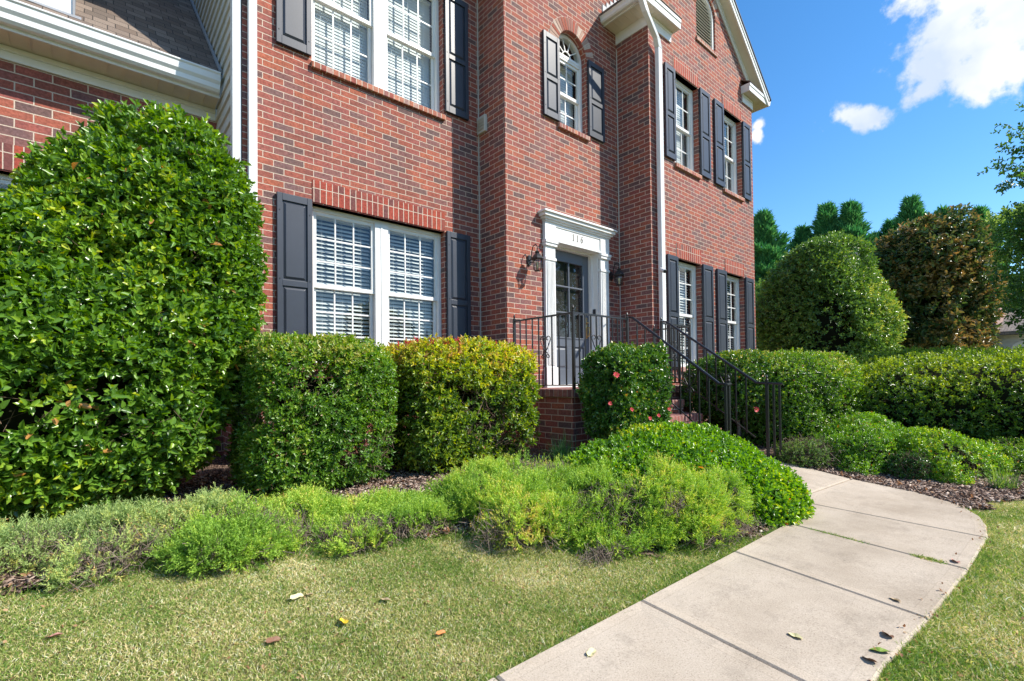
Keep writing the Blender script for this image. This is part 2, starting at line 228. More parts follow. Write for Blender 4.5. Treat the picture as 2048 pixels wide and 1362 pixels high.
# ------------------------------------------------------------------ helpers
LOC = {}
def link(o, parent=None):
    COL.objects.link(o)
    if parent is not None: o.parent = parent
    return o
def root_loc(o):
    while o.parent is not None: o = o.parent
    return Vector(o.location)
def thing(name, label, cat, loc=(0,0,0), group=None):
    o = bpy.data.objects.new(name, None); o.empty_display_size = .1; COL.objects.link(o); o.location = loc
    o['label'] = label; o['category'] = cat
    if group: o['group'] = group
    return o
def tag(o, label, cat, group=None):
    o['label'] = label; o['category'] = cat
    if group: o['group'] = group
    return o
class MB:
    def __init__(s): s.v = []; s.f = []
    def add(s, vs, fs):
        k = len(s.v); s.v += [tuple(p) for p in vs]; s.f += [tuple(i+k for i in f) for f in fs]; return s
    def box(s, x0, x1, y0, y1, z0, z1):
        return s.add([(x0,y0,z0),(x1,y0,z0),(x1,y1,z0),(x0,y1,z0),(x0,y0,z1),(x1,y0,z1),(x1,y1,z1),(x0,y1,z1)],
                     [(0,3,2,1),(4,5,6,7),(0,1,5,4),(1,2,6,5),(2,3,7,6),(3,0,4,7)])
    def hexa(s, a, b):   # two quads (4 points each) joined
        return s.add(list(a)+list(b), [(3,2,1,0),(4,5,6,7),(0,1,5,4),(1,2,6,5),(2,3,7,6),(3,0,4,7)])
    def xz(s, poly, y0, y1):   # polygon in XZ extruded along Y
        n = len(poly); vs = [(x,y0,z) for x,z in poly]+[(x,y1,z) for x,z in poly]
        return s.add(vs, [tuple(range(n)), tuple(range(2*n-1,n-1,-1))]+[(i,i+n,(i+1)%n+n,(i+1)%n) for i in range(n)])
    def yz(s, poly, x0, x1):
        n = len(poly); vs = [(x0,y,z) for y,z in poly]+[(x1,y,z) for y,z in poly]
        return s.add(vs, [tuple(range(n)), tuple(range(2*n-1,n-1,-1))]+[(i,i+n,(i+1)%n+n,(i+1)%n) for i in range(n)])
    def xy(s, poly, z0, z1):
        n = len(poly); vs = [(x,y,z0) for x,y in poly]+[(x,y,z1) for x,y in poly]
        return s.add(vs, [tuple(range(n-1,-1,-1)), tuple(range(n,2*n))]+[(i,(i+1)%n,(i+1)%n+n,i+n) for i in range(n)])
    def tube(s, pts, r, n=6, sq=False, caps=True):
        pts = [Vector(p) for p in pts]; rs = r if isinstance(r, (list, tuple)) else [r]*len(pts)
        base = len(s.v); up = Vector((0,0,1)); a = None
        for i, p in enumerate(pts):
            t = (pts[min(i+1,len(pts)-1)]-pts[max(i-1,0)])
            if t.length < 1e-9: t = Vector((0,0,1))
            t.normalize()
            if a is None: a = t.cross(up) if abs(t.z) < .95 else t.cross(Vector((0,1,0)))
            a = (a - t*a.dot(t))
            if a.length < 1e-6: a = t.orthogonal()
            a.normalize(); b = t.cross(a)
            for k in range(n):
                an = 2*PI*k/n + (PI/4 if n == 4 else 0); s.v.append(tuple(p + a*math.cos(an)*rs[i] + b*math.sin(an)*rs[i]))
        for i in range(len(pts)-1):
            for k in range(n):
                k2 = (k+1)%n; s.f.append((base+i*n+k, base+(i+1)*n+k, base+(i+1)*n+k2, base+i*n+k2))
        if caps:
            s.f.append(tuple(base+k for k in range(n))); s.f.append(tuple(base+(len(pts)-1)*n+k for k in range(n-1,-1,-1)))
        return s
    def lathe(s, prof, c, n=12):   # prof list of (r, z) ; c centre
        base = len(s.v)
        for r, z in prof:
            for k in range(n): an = 2*PI*k/n; s.v.append((c[0]+r*math.cos(an), c[1]+r*math.sin(an), c[2]+z))
        for i in range(len(prof)-1):
            for k in range(n):
                k2 = (k+1)%n; s.f.append((base+i*n+k, base+i*n+k2, base+(i+1)*n+k2, base+(i+1)*n+k))
        s.f.append(tuple(base+k for k in range(n-1,-1,-1))); s.f.append(tuple(base+(len(prof)-1)*n+k for k in range(n)))
        return s
    def build(s, name, m, parent=None, uvrot=False, smooth=False, bevel=0, loc=None):
        off = root_loc(parent) if parent is not None else (Vector(loc) if loc is not None else Vector((0,0,0)))
        me = bpy.data.meshes.new(name); me.from_pydata(s.v, [], s.f)
        me.materials.append(MATS[m]); me.update()
        uv = me.uv_layers.new(name='UVMap'); co = np.array(s.v); nl = len(me.loops)
        vi = np.empty(nl, int); me.loops.foreach_get('vertex_index', vi)
        nrm = np.empty(len(me.polygons)*3); me.polygons.foreach_get('normal', nrm); nrm = np.abs(nrm.reshape(-1,3))
        lt = np.empty(len(me.polygons), int); me.polygons.foreach_get('loop_total', lt)
        ax = np.repeat(np.argmax(nrm*np.array([1,1.02,1.0]), axis=1), lt); P = co[vi]
        U = np.where(ax[:,None]==0, P[:,[1,2]], np.where(ax[:,None]==1, P[:,[0,2]], P[:,[0,1]]))
        if uvrot: U = U[:,::-1]
        uv.data.foreach_set('uv', U.astype(np.float32).ravel())
        if off.length > 0: me.transform(Matrix.Translation(-off))
        if smooth: me.polygons.foreach_set('use_smooth', [True]*len(me.polygons))
        o = bpy.data.objects.new(name, me); link(o, parent)
        if parent is None and loc is not None: o.location = loc
        if bevel:
            bm_ = o.modifiers.new('bevel', 'BEVEL'); bm_.width = bevel; bm_.segments = 2; bm_.limit_method = 'ANGLE'; bm_.angle_limit = R(40)
        return o
def wall(name, m, parent, outer, holes, to3, reveal, depth_dir):
    """flat wall with openings: outer/holes are (u,z) loops, to3 maps to 3-D, reveal depth along depth_dir"""
    mb = MB(); loops = [[Vector((u,z,0)) for u,z in outer]]+[[Vector((u,z,0)) for u,z in h] for h in holes]
    flat = [p for l in loops for p in l]; tris = tessellate_polygon(loops)
    mb.v = [to3(p.x,p.y) for p in flat]; ddv = Vector(depth_dir)
    for t in tris:
        a,b_,c = (Vector(mb.v[i]) for i in t); n = (b_-a).cross(c-a)
        mb.f.append(tuple(t) if n.dot(ddv) < 0 else (t[0],t[2],t[1]))
    dd = Vector(depth_dir)
    for l in loops[1:]:
        a = [Vector(to3(p.x,p.y)) for p in l]; n = len(a); mb.add(a+[q+dd*reveal for q in a], [(i,(i+1)%n,(i+1)%n+n,i+n) for i in range(n)])
    return mb.build(name, m, parent)

# numpy leaf machinery
def np_mesh(name, V, F, m, parent=None, rnd=None, kind=None, off=None):
    off = root_loc(parent) if parent is not None else Vector((0,0,0))
    V = np.asarray(V, np.float32) - np.array(off, np.float32); F = np.asarray(F, np.int32); k = F.shape[1]
    me = bpy.data.meshes.new(name); me.vertices.add(len(V)); me.vertices.foreach_set('co', V.ravel())
    me.loops.add(F.size); me.loops.foreach_set('vertex_index', F.ravel()); me.polygons.add(len(F))
    me.polygons.foreach_set('loop_start', np.arange(0, F.size, k, dtype=np.int32)); me.polygons.foreach_set('loop_total', np.full(len(F), k, np.int32))
    if rnd is not None:
        a = me.attributes.new('rnd', 'FLOAT', 'POINT'); a.data.foreach_set('value', np.asarray(rnd, np.float32))
    me.materials.append(MATS[m]); me.update(calc_edges=True)
    o = bpy.data.objects.new(name, me); link(o, parent)
    if kind: o['kind'] = kind
    return o
def unit(a): return a/np.maximum(np.linalg.norm(a, axis=-1, keepdims=True), 1e-9)
def leaves(P, N, L, Wd, rng, out=.5, up=.25, jit=.8, fold=.3, big=False, face_up=.6):
    n = len(P); L = np.broadcast_to(L, n)*rng.uniform(.7,1.25,n); Wd = np.broadcast_to(Wd, n)*rng.uniform(.75,1.2,n)
    Z = np.array([0,0,1.0]); d = unit(N*out + Z*up + rng.normal(size=(n,3))*jit*.6)
    tgt = unit(N*.7 + Z*face_up + rng.normal(size=(n,3))*.45); s = unit(np.cross(d, tgt)); nn = np.cross(s, d)
    L = L[:,None]; Wd = Wd[:,None]; lift = nn*Wd*fold
    tip = P + d*L - nn*L*.12
    if big:
        V = np.stack([P, P+d*L*.33+s*Wd*.46+lift, P+d*L*.70+s*Wd*.36+lift*.7, tip, P+d*L*.70-s*Wd*.36+lift*.7, P+d*L*.33-s*Wd*.46+lift], 1).reshape(-1,3)
        b = (np.arange(n)*6)[:,None]; F = np.concatenate([b+[0,1,2,3], b+[0,3,4,5]])
        return V, F
    V = np.stack([P, P+d*L*.45+s*Wd*.5+lift, tip, P+d*L*.45-s*Wd*.5+lift], 1).reshape(-1,3)
    b = (np.arange(n)*4)[:,None]; F = np.concatenate([b+[0,1,2], b+[0,2,3]])
    return V, F
def whorls(P, N, k, L, Wd, T, rng, out=.7, up=.35, jit=.5, big=True, fold=.3):
    """k leaves set spirally round a short shoot at each point"""
    n = len(P); Z = np.array([0,0,1.0]); D = unit(N*out+Z*up+rng.normal(size=(n,3))*jit*.6); A = unit(np.cross(D, rng.normal(size=(n,3)))); B = np.cross(D, A)
    j = np.arange(k)/max(1,k-1); az = (np.arange(k)*2.4)[None,:]+rng.uniform(0,6.28,(n,1)); ph = (1.35-.95*j)[None,:]+rng.normal(size=(n,k))*.18
    rad = A[:,None,:]*np.cos(az)[...,None]+B[:,None,:]*np.sin(az)[...,None]; d = unit(D[:,None,:]*np.cos(ph)[...,None]+rad*np.sin(ph)[...,None]); nn = unit(D[:,None,:]*np.sin(ph)[...,None]-rad*np.cos(ph)[...,None]+rng.normal(size=(n,k,3))*.22)
    Tn = T*rng.uniform(.6,1.3,(n,1)); base = P[:,None,:]+D[:,None,:]*(Tn*j[None,:])[...,None]
    d = d.reshape(-1,3); nn = nn.reshape(-1,3); nn = unit(nn-d*(nn*d).sum(1,keepdims=True)); s = np.cross(d, nn); base = base.reshape(-1,3); m = len(d)
    Ls = (L*rng.uniform(.65,1.2,m)*np.tile(1-.35*np.abs(j-.35)*1.4, n))[:,None]; Ws = (Wd*rng.uniform(.8,1.2,m)*np.tile(1-.3*np.abs(j-.35), n))[:,None]; lift = nn*Ws*fold; tip = base+d*Ls-nn*Ls*.14
    if big:
        V = np.stack([base, base+d*Ls*.33+s*Ws*.46+lift, base+d*Ls*.70+s*Ws*.36+lift*.7, tip, base+d*Ls*.70-s*Ws*.36+lift*.7, base+d*Ls*.33-s*Ws*.46+lift], 1).reshape(-1,3)
        b = (np.arange(m)*6)[:,None]; F = np.concatenate([b+[0,1,2,3], b+[0,3,4,5]])
    else:
        V = np.stack([base, base+d*Ls*.45+s*Ws*.5+lift, tip, base+d*Ls*.45-s*Ws*.5+lift], 1).reshape(-1,3); b = (np.arange(m)*4)[:,None]; F = np.concatenate([b+[0,1,2], b+[0,2,3]])
    return V, F, np.tile(j, n)
def fbm(P, s, seed, oct=3):
    r = np.random.default_rng(seed); o = np.zeros(len(P)); a = 1.0; tot = 0
    for i in range(oct):
        for j in range(3):
            k = unit(r.normal(size=(1,3)))[0]*s*(2**i)*r.uniform(.7,1.3); o += a*np.sin(P@k + r.uniform(0,6.28)); tot += a*.7
        a *= .55
    return o/tot
def se(c, r, n=(2.4,2.4,2.6), rot=0.0):     # superellipsoid pseudo-sdf
    c = np.array(c); r = np.array(r); cs, sn = math.cos(rot), math.sin(rot)
    def f(P):
        q = P-c
        if rot: q = np.stack([q[:,0]*cs+q[:,1]*sn, -q[:,0]*sn+q[:,1]*cs, q[:,2]], 1)
        a = np.abs(q)/r; k = (a[:,0]**n[0]+a[:,1]**n[1]+1e-12)**(2.0/ ((n[0]+n[1])/2)); t = (k**(n[2]/2)+a[:,2]**n[2])**(1.0/n[2])
        return (t-1)*r.min()
    return f
def smin(fs, k=.12):
    def f(P):
        d = fs[0](P)
        for g_ in fs[1:]:
            e = g_(P); h = np.clip(.5+.5*(e-d)/k, 0, 1); d = e*(1-h)+d*h-k*h*(1-h)
        return d
    return f
def noisy(f, amp, s, seed): return lambda P: f(P) + amp*fbm(P, s, seed)
def grad(f, P, e=.01):
    g_ = np.stack([f(P+np.array(v)*e)-f(P-np.array(v)*e) for v in ((1,0,0),(0,1,0),(0,0,1))], 1); return unit(g_)
def scatter(f, lo, hi, n, thick, rng, zmin=-9, back=.3, gap=None, deep=1.0):
    lo = np.array(lo); hi = np.array(hi); Ps = []; Ns = []; tot = 0; it = 0
    while tot < n and it < 400:
        it += 1
        P = rng.uniform(lo, hi, size=(60000,3)); d = f(P); t = -d/thick
        k = (d < 0)&(t < 1)&(P[:,2] > zmin)&(rng.random(len(P)) < np.exp(-t*deep)); P = P[k]
        if gap is not None and len(P):
            t = t[k]; P = P[~((gap(P) > 0)&(rng.random(len(P)) < .93-.25*np.clip(t,0,1)))]
        if not len(P): continue
        G = grad(f, P); V = unit(P); fac = -(G*V).sum(1); k = (fac > -.3)|(rng.random(len(P)) < back); P = P[k]; G = G[k]
        Ps.append(P); Ns.append(G); tot += len(P)
    P = np.concatenate(Ps)[:n]; G = np.concatenate(Ns)[:n]; return P, G
def core(name, f, c, depth, parent, rng_n=40, zmin=-9, rmax=4.0, m='shade_core'):  # opaque dark shell under the leaves, standing in for interior shade
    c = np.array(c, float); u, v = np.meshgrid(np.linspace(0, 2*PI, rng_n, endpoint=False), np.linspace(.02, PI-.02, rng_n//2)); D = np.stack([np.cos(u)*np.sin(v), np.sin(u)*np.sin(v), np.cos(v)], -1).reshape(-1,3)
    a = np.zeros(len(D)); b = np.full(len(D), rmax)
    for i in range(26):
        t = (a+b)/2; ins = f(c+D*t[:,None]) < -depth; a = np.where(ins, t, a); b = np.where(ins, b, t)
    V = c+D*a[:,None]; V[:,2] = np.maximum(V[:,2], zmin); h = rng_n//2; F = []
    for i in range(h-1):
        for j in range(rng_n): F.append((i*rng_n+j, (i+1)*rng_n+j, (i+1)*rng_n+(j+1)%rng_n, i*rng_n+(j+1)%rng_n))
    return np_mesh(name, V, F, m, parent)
def twigs(P, N, rng, L=.12, r=.0022, dirn=None):
    n = len(P); d = unit(N*.7+rng.normal(size=(n,3))*.5) if dirn is None else dirn; Lv = rng.uniform(.5,1.3,n)[:,None]*L
    a = unit(np.cross(d, rng.normal(size=(n,3)))); b = np.cross(d, a); base = P-d*Lv*.6; tip = P+d*Lv*.4
    ring = [(1,0),(-.5,.87),(-.5,-.87)]
    V = np.stack([base+(a*x+b*y)*r for x,y in ring]+[tip+(a*x+b*y)*r*.6 for x,y in ring], 1).reshape(-1,3)
    k = (np.arange(n)*6)[:,None]; F = np.concatenate([k+[0,1,4,3], k+[1,2,5,4], k+[2,0,3,5]]); return V, F

def gz(y):
    t = np.clip((3.2-np.asarray(y, float))/2.2, 0, 1); return -.83-.24*t*t*(3-2*t)

# ================================================================== SETTING
def kind(o, k='structure'): o['kind'] = k; return o
def grid_sheet(name, xs, ys, zf, m, mask=None, jz=None):
    xs = np.array(xs); ys = np.array(ys); X, Y = np.meshgrid(xs, ys); Z = zf(X, Y); V = np.stack([X,Y,Z], -1).reshape(-1,3); nx = len(xs); F = []
    for j in range(len(ys)-1):
        for i in range(nx-1):
            if mask is None or mask((xs[i]+xs[i+1])/2, (ys[j]+ys[j+1])/2): F.append((j*nx+i, j*nx+i+1, (j+1)*nx+i+1, (j+1)*nx+i))
    F = np.array(F); used = np.unique(F); rm = -np.ones(len(V), int); rm[used] = np.arange(len(used)); return np_mesh(name, V[used], rm[F], m)
lawn_x = sorted(set(list(np.arange(-6, 12, .4))+list(np.arange(12, 60, 4))+[60,90,150,300,600]+[-10,-20,-40,-90,-200,-400])); lawn_y = sorted(set(list(np.arange(-3, 5, .2))+[5,6,8,12,20,40,80,150,300,600]+[-5,-8,-14,-25,-50,-100,-200,-400]))
lawn = kind(grid_sheet('lawn', lawn_x, lawn_y, lambda X, Y: gz(Y)-.004*0, 'lawn_soil'))

BED1 = [(-6,3.35),(-2,3.15),(-.9,2.98),(-.28,2.87),(.21,2.83),(.82,2.62),(1.45,2.42),(1.86,2.32),(2.05,1.95),(2.4,1.66),(2.9,1.46),(3.3,1.36),(4.3,1.36),(6,1.36)]
BED2 = [(5.0,1.55),(5.05,.62),(5.25,.50),(5.6,.40),(6.5,.05),(7.5,-.5),(9,-1.2),(12,-2)]
def yb1(x): return float(np.interp(x, [p[0] for p in BED1], [p[1] for p in BED1]))
def yb2(x): return float(np.interp(x, [p[0] for p in BED2], [p[1] for p in BED2]))
INNER = [(-6,1.32),(-3,1.32),(1.08,1.33),(2.86,1.32),(3.71,1.32),(4.34,1.42),(4.62,1.50),(4.82,1.68),(4.90,1.95),(4.92,2.56)]
OUTER = [(-6,.47),(-3,.47),(2.18,.46),(2.70,.42),(3.54,.38),(4.36,.37),(4.92,.46),(5.28,.66),(5.52,.93),(5.62,1.23),(5.67,1.6),(5.68,2.56)]
def in_poly(x, y, poly):
    c = False; j = len(poly)-1
    for i in range(len(poly)):
        xi, yi = poly[i]; xj, yj = poly[j]
        if (yi > y) != (yj > y) and x < (xj-xi)*(y-yi)/(yj-yi)+xi: c = not c
        j = i
    return c
WALK = INNER+OUTER[::-1]
def in_bed(x, y):
    w = .05*math.sin(x*7)+.03*math.sin(x*17+y*5)
    if y > yb1(x)+w and y < 6.3 and x < 4.95 and not in_poly(x, y, WALK): return True
    if x > 4.95 and y > yb2(x)+w and y < 4.2 and x < 12 and not in_poly(x, y, WALK): return True
    return False
mulch = kind(grid_sheet('mulch_bed', np.arange(-4, 12, .06), np.arange(-2, 6.3, .06), lambda X, Y: gz(Y)+.012+.008*np.sin(X*9)*np.sin(Y*11+X), 'mulch', in_bed))

# concrete walk, one slab between every two joints
def lerp_path(path, x):   # y at x for the straight stretch
    return float(np.interp(x, [p[0] for p in path], [p[1] for p in path]))
cuts = [(-5.1,-5.1),(-4.2,-4.2),(-3.3,-3.3),(-2.4,-2.4),(-1.55,-1.6),(-.68,-.74),(.19,.12),(1.06,.98),(1.92,1.81),(2.86,2.70),(3.68,3.53),(4.34,4.30)]
walk_v = []; walk_f = []; walk_e = []
def slab(poly):
    """poly counter-clockwise from above; the top gets a centre patch inset so the edge band can be tooled"""
    global walk_v, walk_f, walk_e
    n = len(poly); c = np.mean(poly, axis=0); P = np.array(poly)
    def inset(d):
        out = []
        for i in range(n):
            p = P[i]; a = unit((P[i]-P[i-1])[None])[0]; b = unit((P[(i+1)%n]-P[i])[None])[0]; na = np.array([-a[1],a[0]]); nb = np.array([-b[1],b[0]]); m_ = unit((na+nb)[None])[0]
            out.append(p+m_*d/max(.5, float(m_@na)))
        return np.array(out)
    rings = [(inset(0), -.06, 0), (inset(0), .022, 0), (inset(.008), .030, 0.0), (inset(.060), .030, .84), (inset(.068), .030, .97), (inset(.08), .030, 1.0)]
    k = len(walk_v)
    for r_, dz, e in rings:
        for p in r_: walk_v.append((p[0], p[1], float(gz(p[1]))+dz)); walk_e.append(e)
    for i in range(len(rings)-1):
        for j in range(n): walk_f.append((k+i*n+j, k+i*n+(j+1)%n, k+(i+1)*n+(j+1)%n, k+(i+1)*n+j))
    # fill the middle with a small grid fan
    last = k+(len(rings)-1)*n; ci = len(walk_v); walk_v.append((c[0], c[1], float(gz(c[1]))+.030)); walk_e.append(1.0)
    for j in range(n): walk_f.append((last+j, last+(j+1)%n, ci))
G_ = .0035
for (a0, a1), (b0, b1) in zip(cuts[:-1], cuts[1:]):
    top = [p for p in INNER if a0+G_+.1 < p[0] < b0-G_-.1]; bot = [p for p in OUTER if a1+G_+.1 < p[0] < b1-G_-.1]
    j = lambda: 0
    poly = [(a1+G_, lerp_path(OUTER, a1))]+bot+[(b1-G_, lerp_path(OUTER, b1)), (b0-G_, lerp_path(INNER, b0))]+top[::-1]+[(a0+G_, lerp_path(INNER, a0))]
    slab(poly)
slab([(4.30+G_,.366),(4.65,.40),(4.92,.46),(5.12,.55),(5.28,.66),(5.42,.79),(5.52,.93),(5.585,1.08),(5.62,1.23),(5.635,1.43-G_),(4.60,1.49-G_),(4.34+G_,1.42)])
slab([(4.62,1.50+G_),(5.637,1.44+G_),(5.67,1.75),(5.68,2.10-G_),(4.91,2.10-G_),(4.88,1.88),(4.82,1.68)])
slab([(4.91,2.10+G_),(5.68,2.10+G_),(5.68,2.52),(4.92,2.52)])
me = bpy.data.meshes.new('walkway'); me.from_pydata(walk_v, [], walk_f); me.materials.append(MATS['concrete']); me.update()
ea = me.attributes.new('edge', 'FLOAT', 'POINT'); ea.data.foreach_set('value', np.array(walk_e, np.float32)); walkway = bpy.data.objects.new('walkway', me); COL.objects.link(walkway); kind(walkway)
kind(MB().xy([(p[0], p[1]) for p in INNER]+[(p[0], p[1]) for p in OUTER[::-1]], -1.30, -1.069).build('walkway_base', 'mulch'))

# ================================================================== THE BRICK HOUSE
HL = (6.5, 6.0, -.9)
house = thing('brick_house', 'red brick two storey house with dark shutters, white windows and a white door surround', 'house', HL)
YA, YB, YC, YG = 5.37, 4.80, 4.20, 6.30
def rect(u0,u1,z0,z1): return [(u0,z0),(u1,z0),(u1,z1),(u0,z1)]
def arch(u0,u1,z0,zs,n=20):
    c = (u0+u1)/2; r = (u1-u0)/2; return [(u0,z0),(u1,z0),(u1,zs)]+[(c+r*math.cos(PI*i/n), zs+r*math.sin(PI*i/n)) for i in range(1,n)]+[(u0,zs)]
GZ = -1.0
A_LOW = (1.81,3.51,.18,1.945); A_UP = (1.81,3.51,3.49,5.155)
C1L, C2L = (7.24,8.04,.16,1.955), (8.94,9.74,.16,1.955); C1U, C2U = (7.24,8.04,3.525,5.07), (8.94,9.74,3.525,5.07)
B_ARCH = (5.12,5.75,3.70,4.87); DOOR = (4.97,5.97,-.14,1.98); LOUV = (8.03,8.73,5.99,6.60)
yp = (0,1,0)
wall('brick_wall', 'brick', house, rect(1.13,4.09,GZ,5.64), [rect(*A_LOW), rect(*A_UP)], lambda u,z: (u,YA,z), .12, yp)
wall('brick_wall', 'brick_b', house, rect(4.09,7.6,GZ,7.4), [arch(*B_ARCH), rect(*DOOR)], lambda u,z: (u,YB,z), .12, yp)
wall('brick_wall', 'brick_c', house, [(6.52,GZ),(10.25,GZ),(10.25,5.94),(8.385,7.42),(6.52,5.94)], [rect(*C1L), rect(*C2L), rect(*C1U), rect(*C2U), arch(*LOUV)], lambda u,z: (u,YC,z), .12, yp)
def side(x, y0, y1, z0, z1, m, name='brick_wall'):
    return MB().add([(x,y0,z0),(x,y1,z0),(x,y1,z1),(x,y0,z1)], [(0,1,2,3)]).build(name, m, house)
side(4.09, YB, YA, GZ, 7.4, 'brick_b'); side(6.52, YC, YB, GZ, 5.9, 'brick_c'); side(10.25, YC, 13, GZ, 5.9, 'brick_c'); side(1.13, YA, YG, GZ, 1.44, 'brick')
wall('brick_wall', 'brick_big', house, rect(-7,1.13,GZ,2.96), [rect(-2.3,-.42,.1,1.94)], lambda u,z: (u,YG,z), .12, yp)
# white mortar joints where walls meet inside corners
MB().box(4.078,4.09,YA-.012,YA,GZ,7.3).box(6.508,6.52,YB-.012,YB,GZ,5.4).build('corner_joint', 'vent_plastic', house)

def lintel(x0, x1, z, Y, m='brick_upright', h=.24):
    MB().box(x0, x1, Y-.009, Y+.10, z, z+h).build('lintel', m, house)
    MB().box(x0+.004, x1-.004, Y+.004, Y+.099, z-.012, z-.001).build('lintel_angle', 'dark_metal', house)
lintel(1.81,3.51,1.957,YA); lintel(7.24,8.04,1.967,YC); lintel(8.94,9.74,1.967,YC); lintel(7.24,8.04,5.082,YC); lintel(8.94,9.74,5.082,YC); lintel(1.81,3.51,5.167,YA); lintel(-2.3,-.42,1.952,YG)
def sill(x0, x1, zt, Y, d=.045):
    MB().add([(x0,Y-d,zt-.075),(x1,Y-d,zt-.075),(x1,Y+.13,zt-.06),(x0,Y+.13,zt-.06),(x0,Y-d,zt-.008),(x1,Y-d,zt-.008),(x1,Y+.13,zt+.012),(x0,Y+.13,zt+.012)],
             [(0,3,2,1),(4,5,6,7),(0,1,5,4),(1,2,6,5),(2,3,7,6),(3,0,4,7)]).build('sill', 'brick_sill', house, bevel=.006)
sill(1.80,3.52,3.495,YA); sill(1.80,3.52,.185,YA); sill(7.22,8.06,3.53,YC); sill(8.92,9.76,3.53,YC); sill(7.22,8.06,.165,YC); sill(8.92,9.76,.165,YC); sill(5.09,5.78,3.71,YB); sill(8.0,8.76,5.995,YC,.03)
def brick_arch(c, zs, r0, r1, Y, y2):
    mb = MB(); n = 22
    for i in range(n):
        a0, a1 = PI*i/n+.012, PI*(i+1)/n-.012
        pts = [(c+r*math.cos(a), zs+r*math.sin(a)) for r, a in ((r0,a0),(r1,a0),(r1,a1),(r0,a1))]
        mb.xz(pts, Y-.010, y2)
    o = mb.build('brick_arch', 'arch_brick', house, bevel=.003); return o
m = mat('arch_brick', rough=.85, spec=.2); N, L, b = nodes(m); oi = N.new('ShaderNodeNewGeometry'); r = ramp(N, L, oi.outputs['Random Per Island'], [(0,(.42,.27,.21)),(.25,(.34,.10,.065)),(.45,(.50,.38,.31)),(.65,(.30,.13,.10)),(.8,(.46,.33,.28)),(.92,(.36,.09,.06))], 'CONSTANT'); tc = N.new('ShaderNodeTexCoord'); n1 = noise(N, L, tc.outputs['Object'], 60, 4, .7); rr = ramp(N, L, n1.outputs[0], [(.3,(.7,.7,.7)),(.7,(1.2,1.2,1.2))]); L.new(mixc(N, L, r.outputs[0], rr.outputs[0], .8, 'MULTIPLY'), b.inputs['Base Color']); bump(N, L, b, n1.outputs[0], .4, .004)
mat('mortar', (.58,.48,.40), .9, .1)
def mortar_arch(c, zs, r0, r1, Y, y2):
    pts = [(c+r1*math.cos(PI*i/24), zs+r1*math.sin(PI*i/24)) for i in range(25)]; inn = [(c+r0*math.cos(PI*i/24), zs+r0*math.sin(PI*i/24)) for i in range(24,-1,-1)]
    mb = MB()
    for i in range(24): mb.xz([pts[i],pts[i+1],inn[23-i],inn[24-i]], Y-.005, y2)
    mb.build('mortar_bed', 'mortar', house)
brick_arch(5.435, 4.87, .318, .50, YB, YB+.115); mortar_arch(5.435, 4.87, .322, .505, YB, YB+.11)
brick_arch(8.38, 6.60, .353, .53, YC, YC+.115); mortar_arch(8.38, 6.60, .357, .535, YC, YC+.11)

# ---- windows: frame (the part) with sashes, panes and blinds as sub-parts
def sash(mb, x0, x1, z0, z1, y, cols, rows, st=.036, mt=.017, bot=.045, top=.04):
    y1 = y+.032
    mb.box(x0,x0+st,y,y1,z0,z1).box(x1-st,x1,y,y1,z0,z1).box(x0+st,x1-st,y+.001,y1-.001,z0,z0+bot).box(x0+st,x1-st,y+.001,y1-.001,z1-top,z1)
    gx0,gx1,gz0,gz1 = x0+st,x1-st,z0+bot,z1-top
    for i in range(1,cols): xx = gx0+(gx1-gx0)*i/cols; mb.box(xx-mt/2,xx+mt/2,y+.008,y+.022,gz0,gz1)
    for i in range(1,rows): zz = gz0+(gz1-gz0)*i/rows; mb.box(gx0,gx1,y+.0095,y+.0205,zz-mt/2,zz+mt/2)
def blind(mb, x0, x1, z0, z1, y, pitch, tilt, w=.048):
    z = z1-.03; c, s_ = math.cos(tilt)*w/2, math.sin(tilt)*w/2; rr = random.Random(int(x0*100))
    while z > z0+.02:
        e = rr.uniform(-.0012,.0012)
        mb.add([(x0,y-c,z-s_+e),(x1,y-c,z-s_-e),(x1,y+c,z+s_-e),(x0,y+c,z+s_+e),(x0,y-c,z-s_+.003+e),(x1,y-c,z-s_+.003-e),(x1,y+c,z+s_+.003-e),(x0,y+c,z+s_+.003+e)],
               [(0,3,2,1),(4,5,6,7),(0,1,5,4),(1,2,6,5),(2,3,7,6),(3,0,4,7)]); z -= pitch
    mb.box(x0,x1,y-.03,y+.03,z1-.03,z1+.005)
    n = 3 if x1-x0 > .5 else 2
    for i in range(n):
        xx = x0+(x1-x0)*(i+.5)/n if n > 2 else x0+(x1-x0)*(.18+.64*i); mb.box(xx-.0012,xx+.0012,y-.029,y-.027,z0,z1).box(xx-.0012,xx+.0012,y+.027,y+.029,z0,z1)
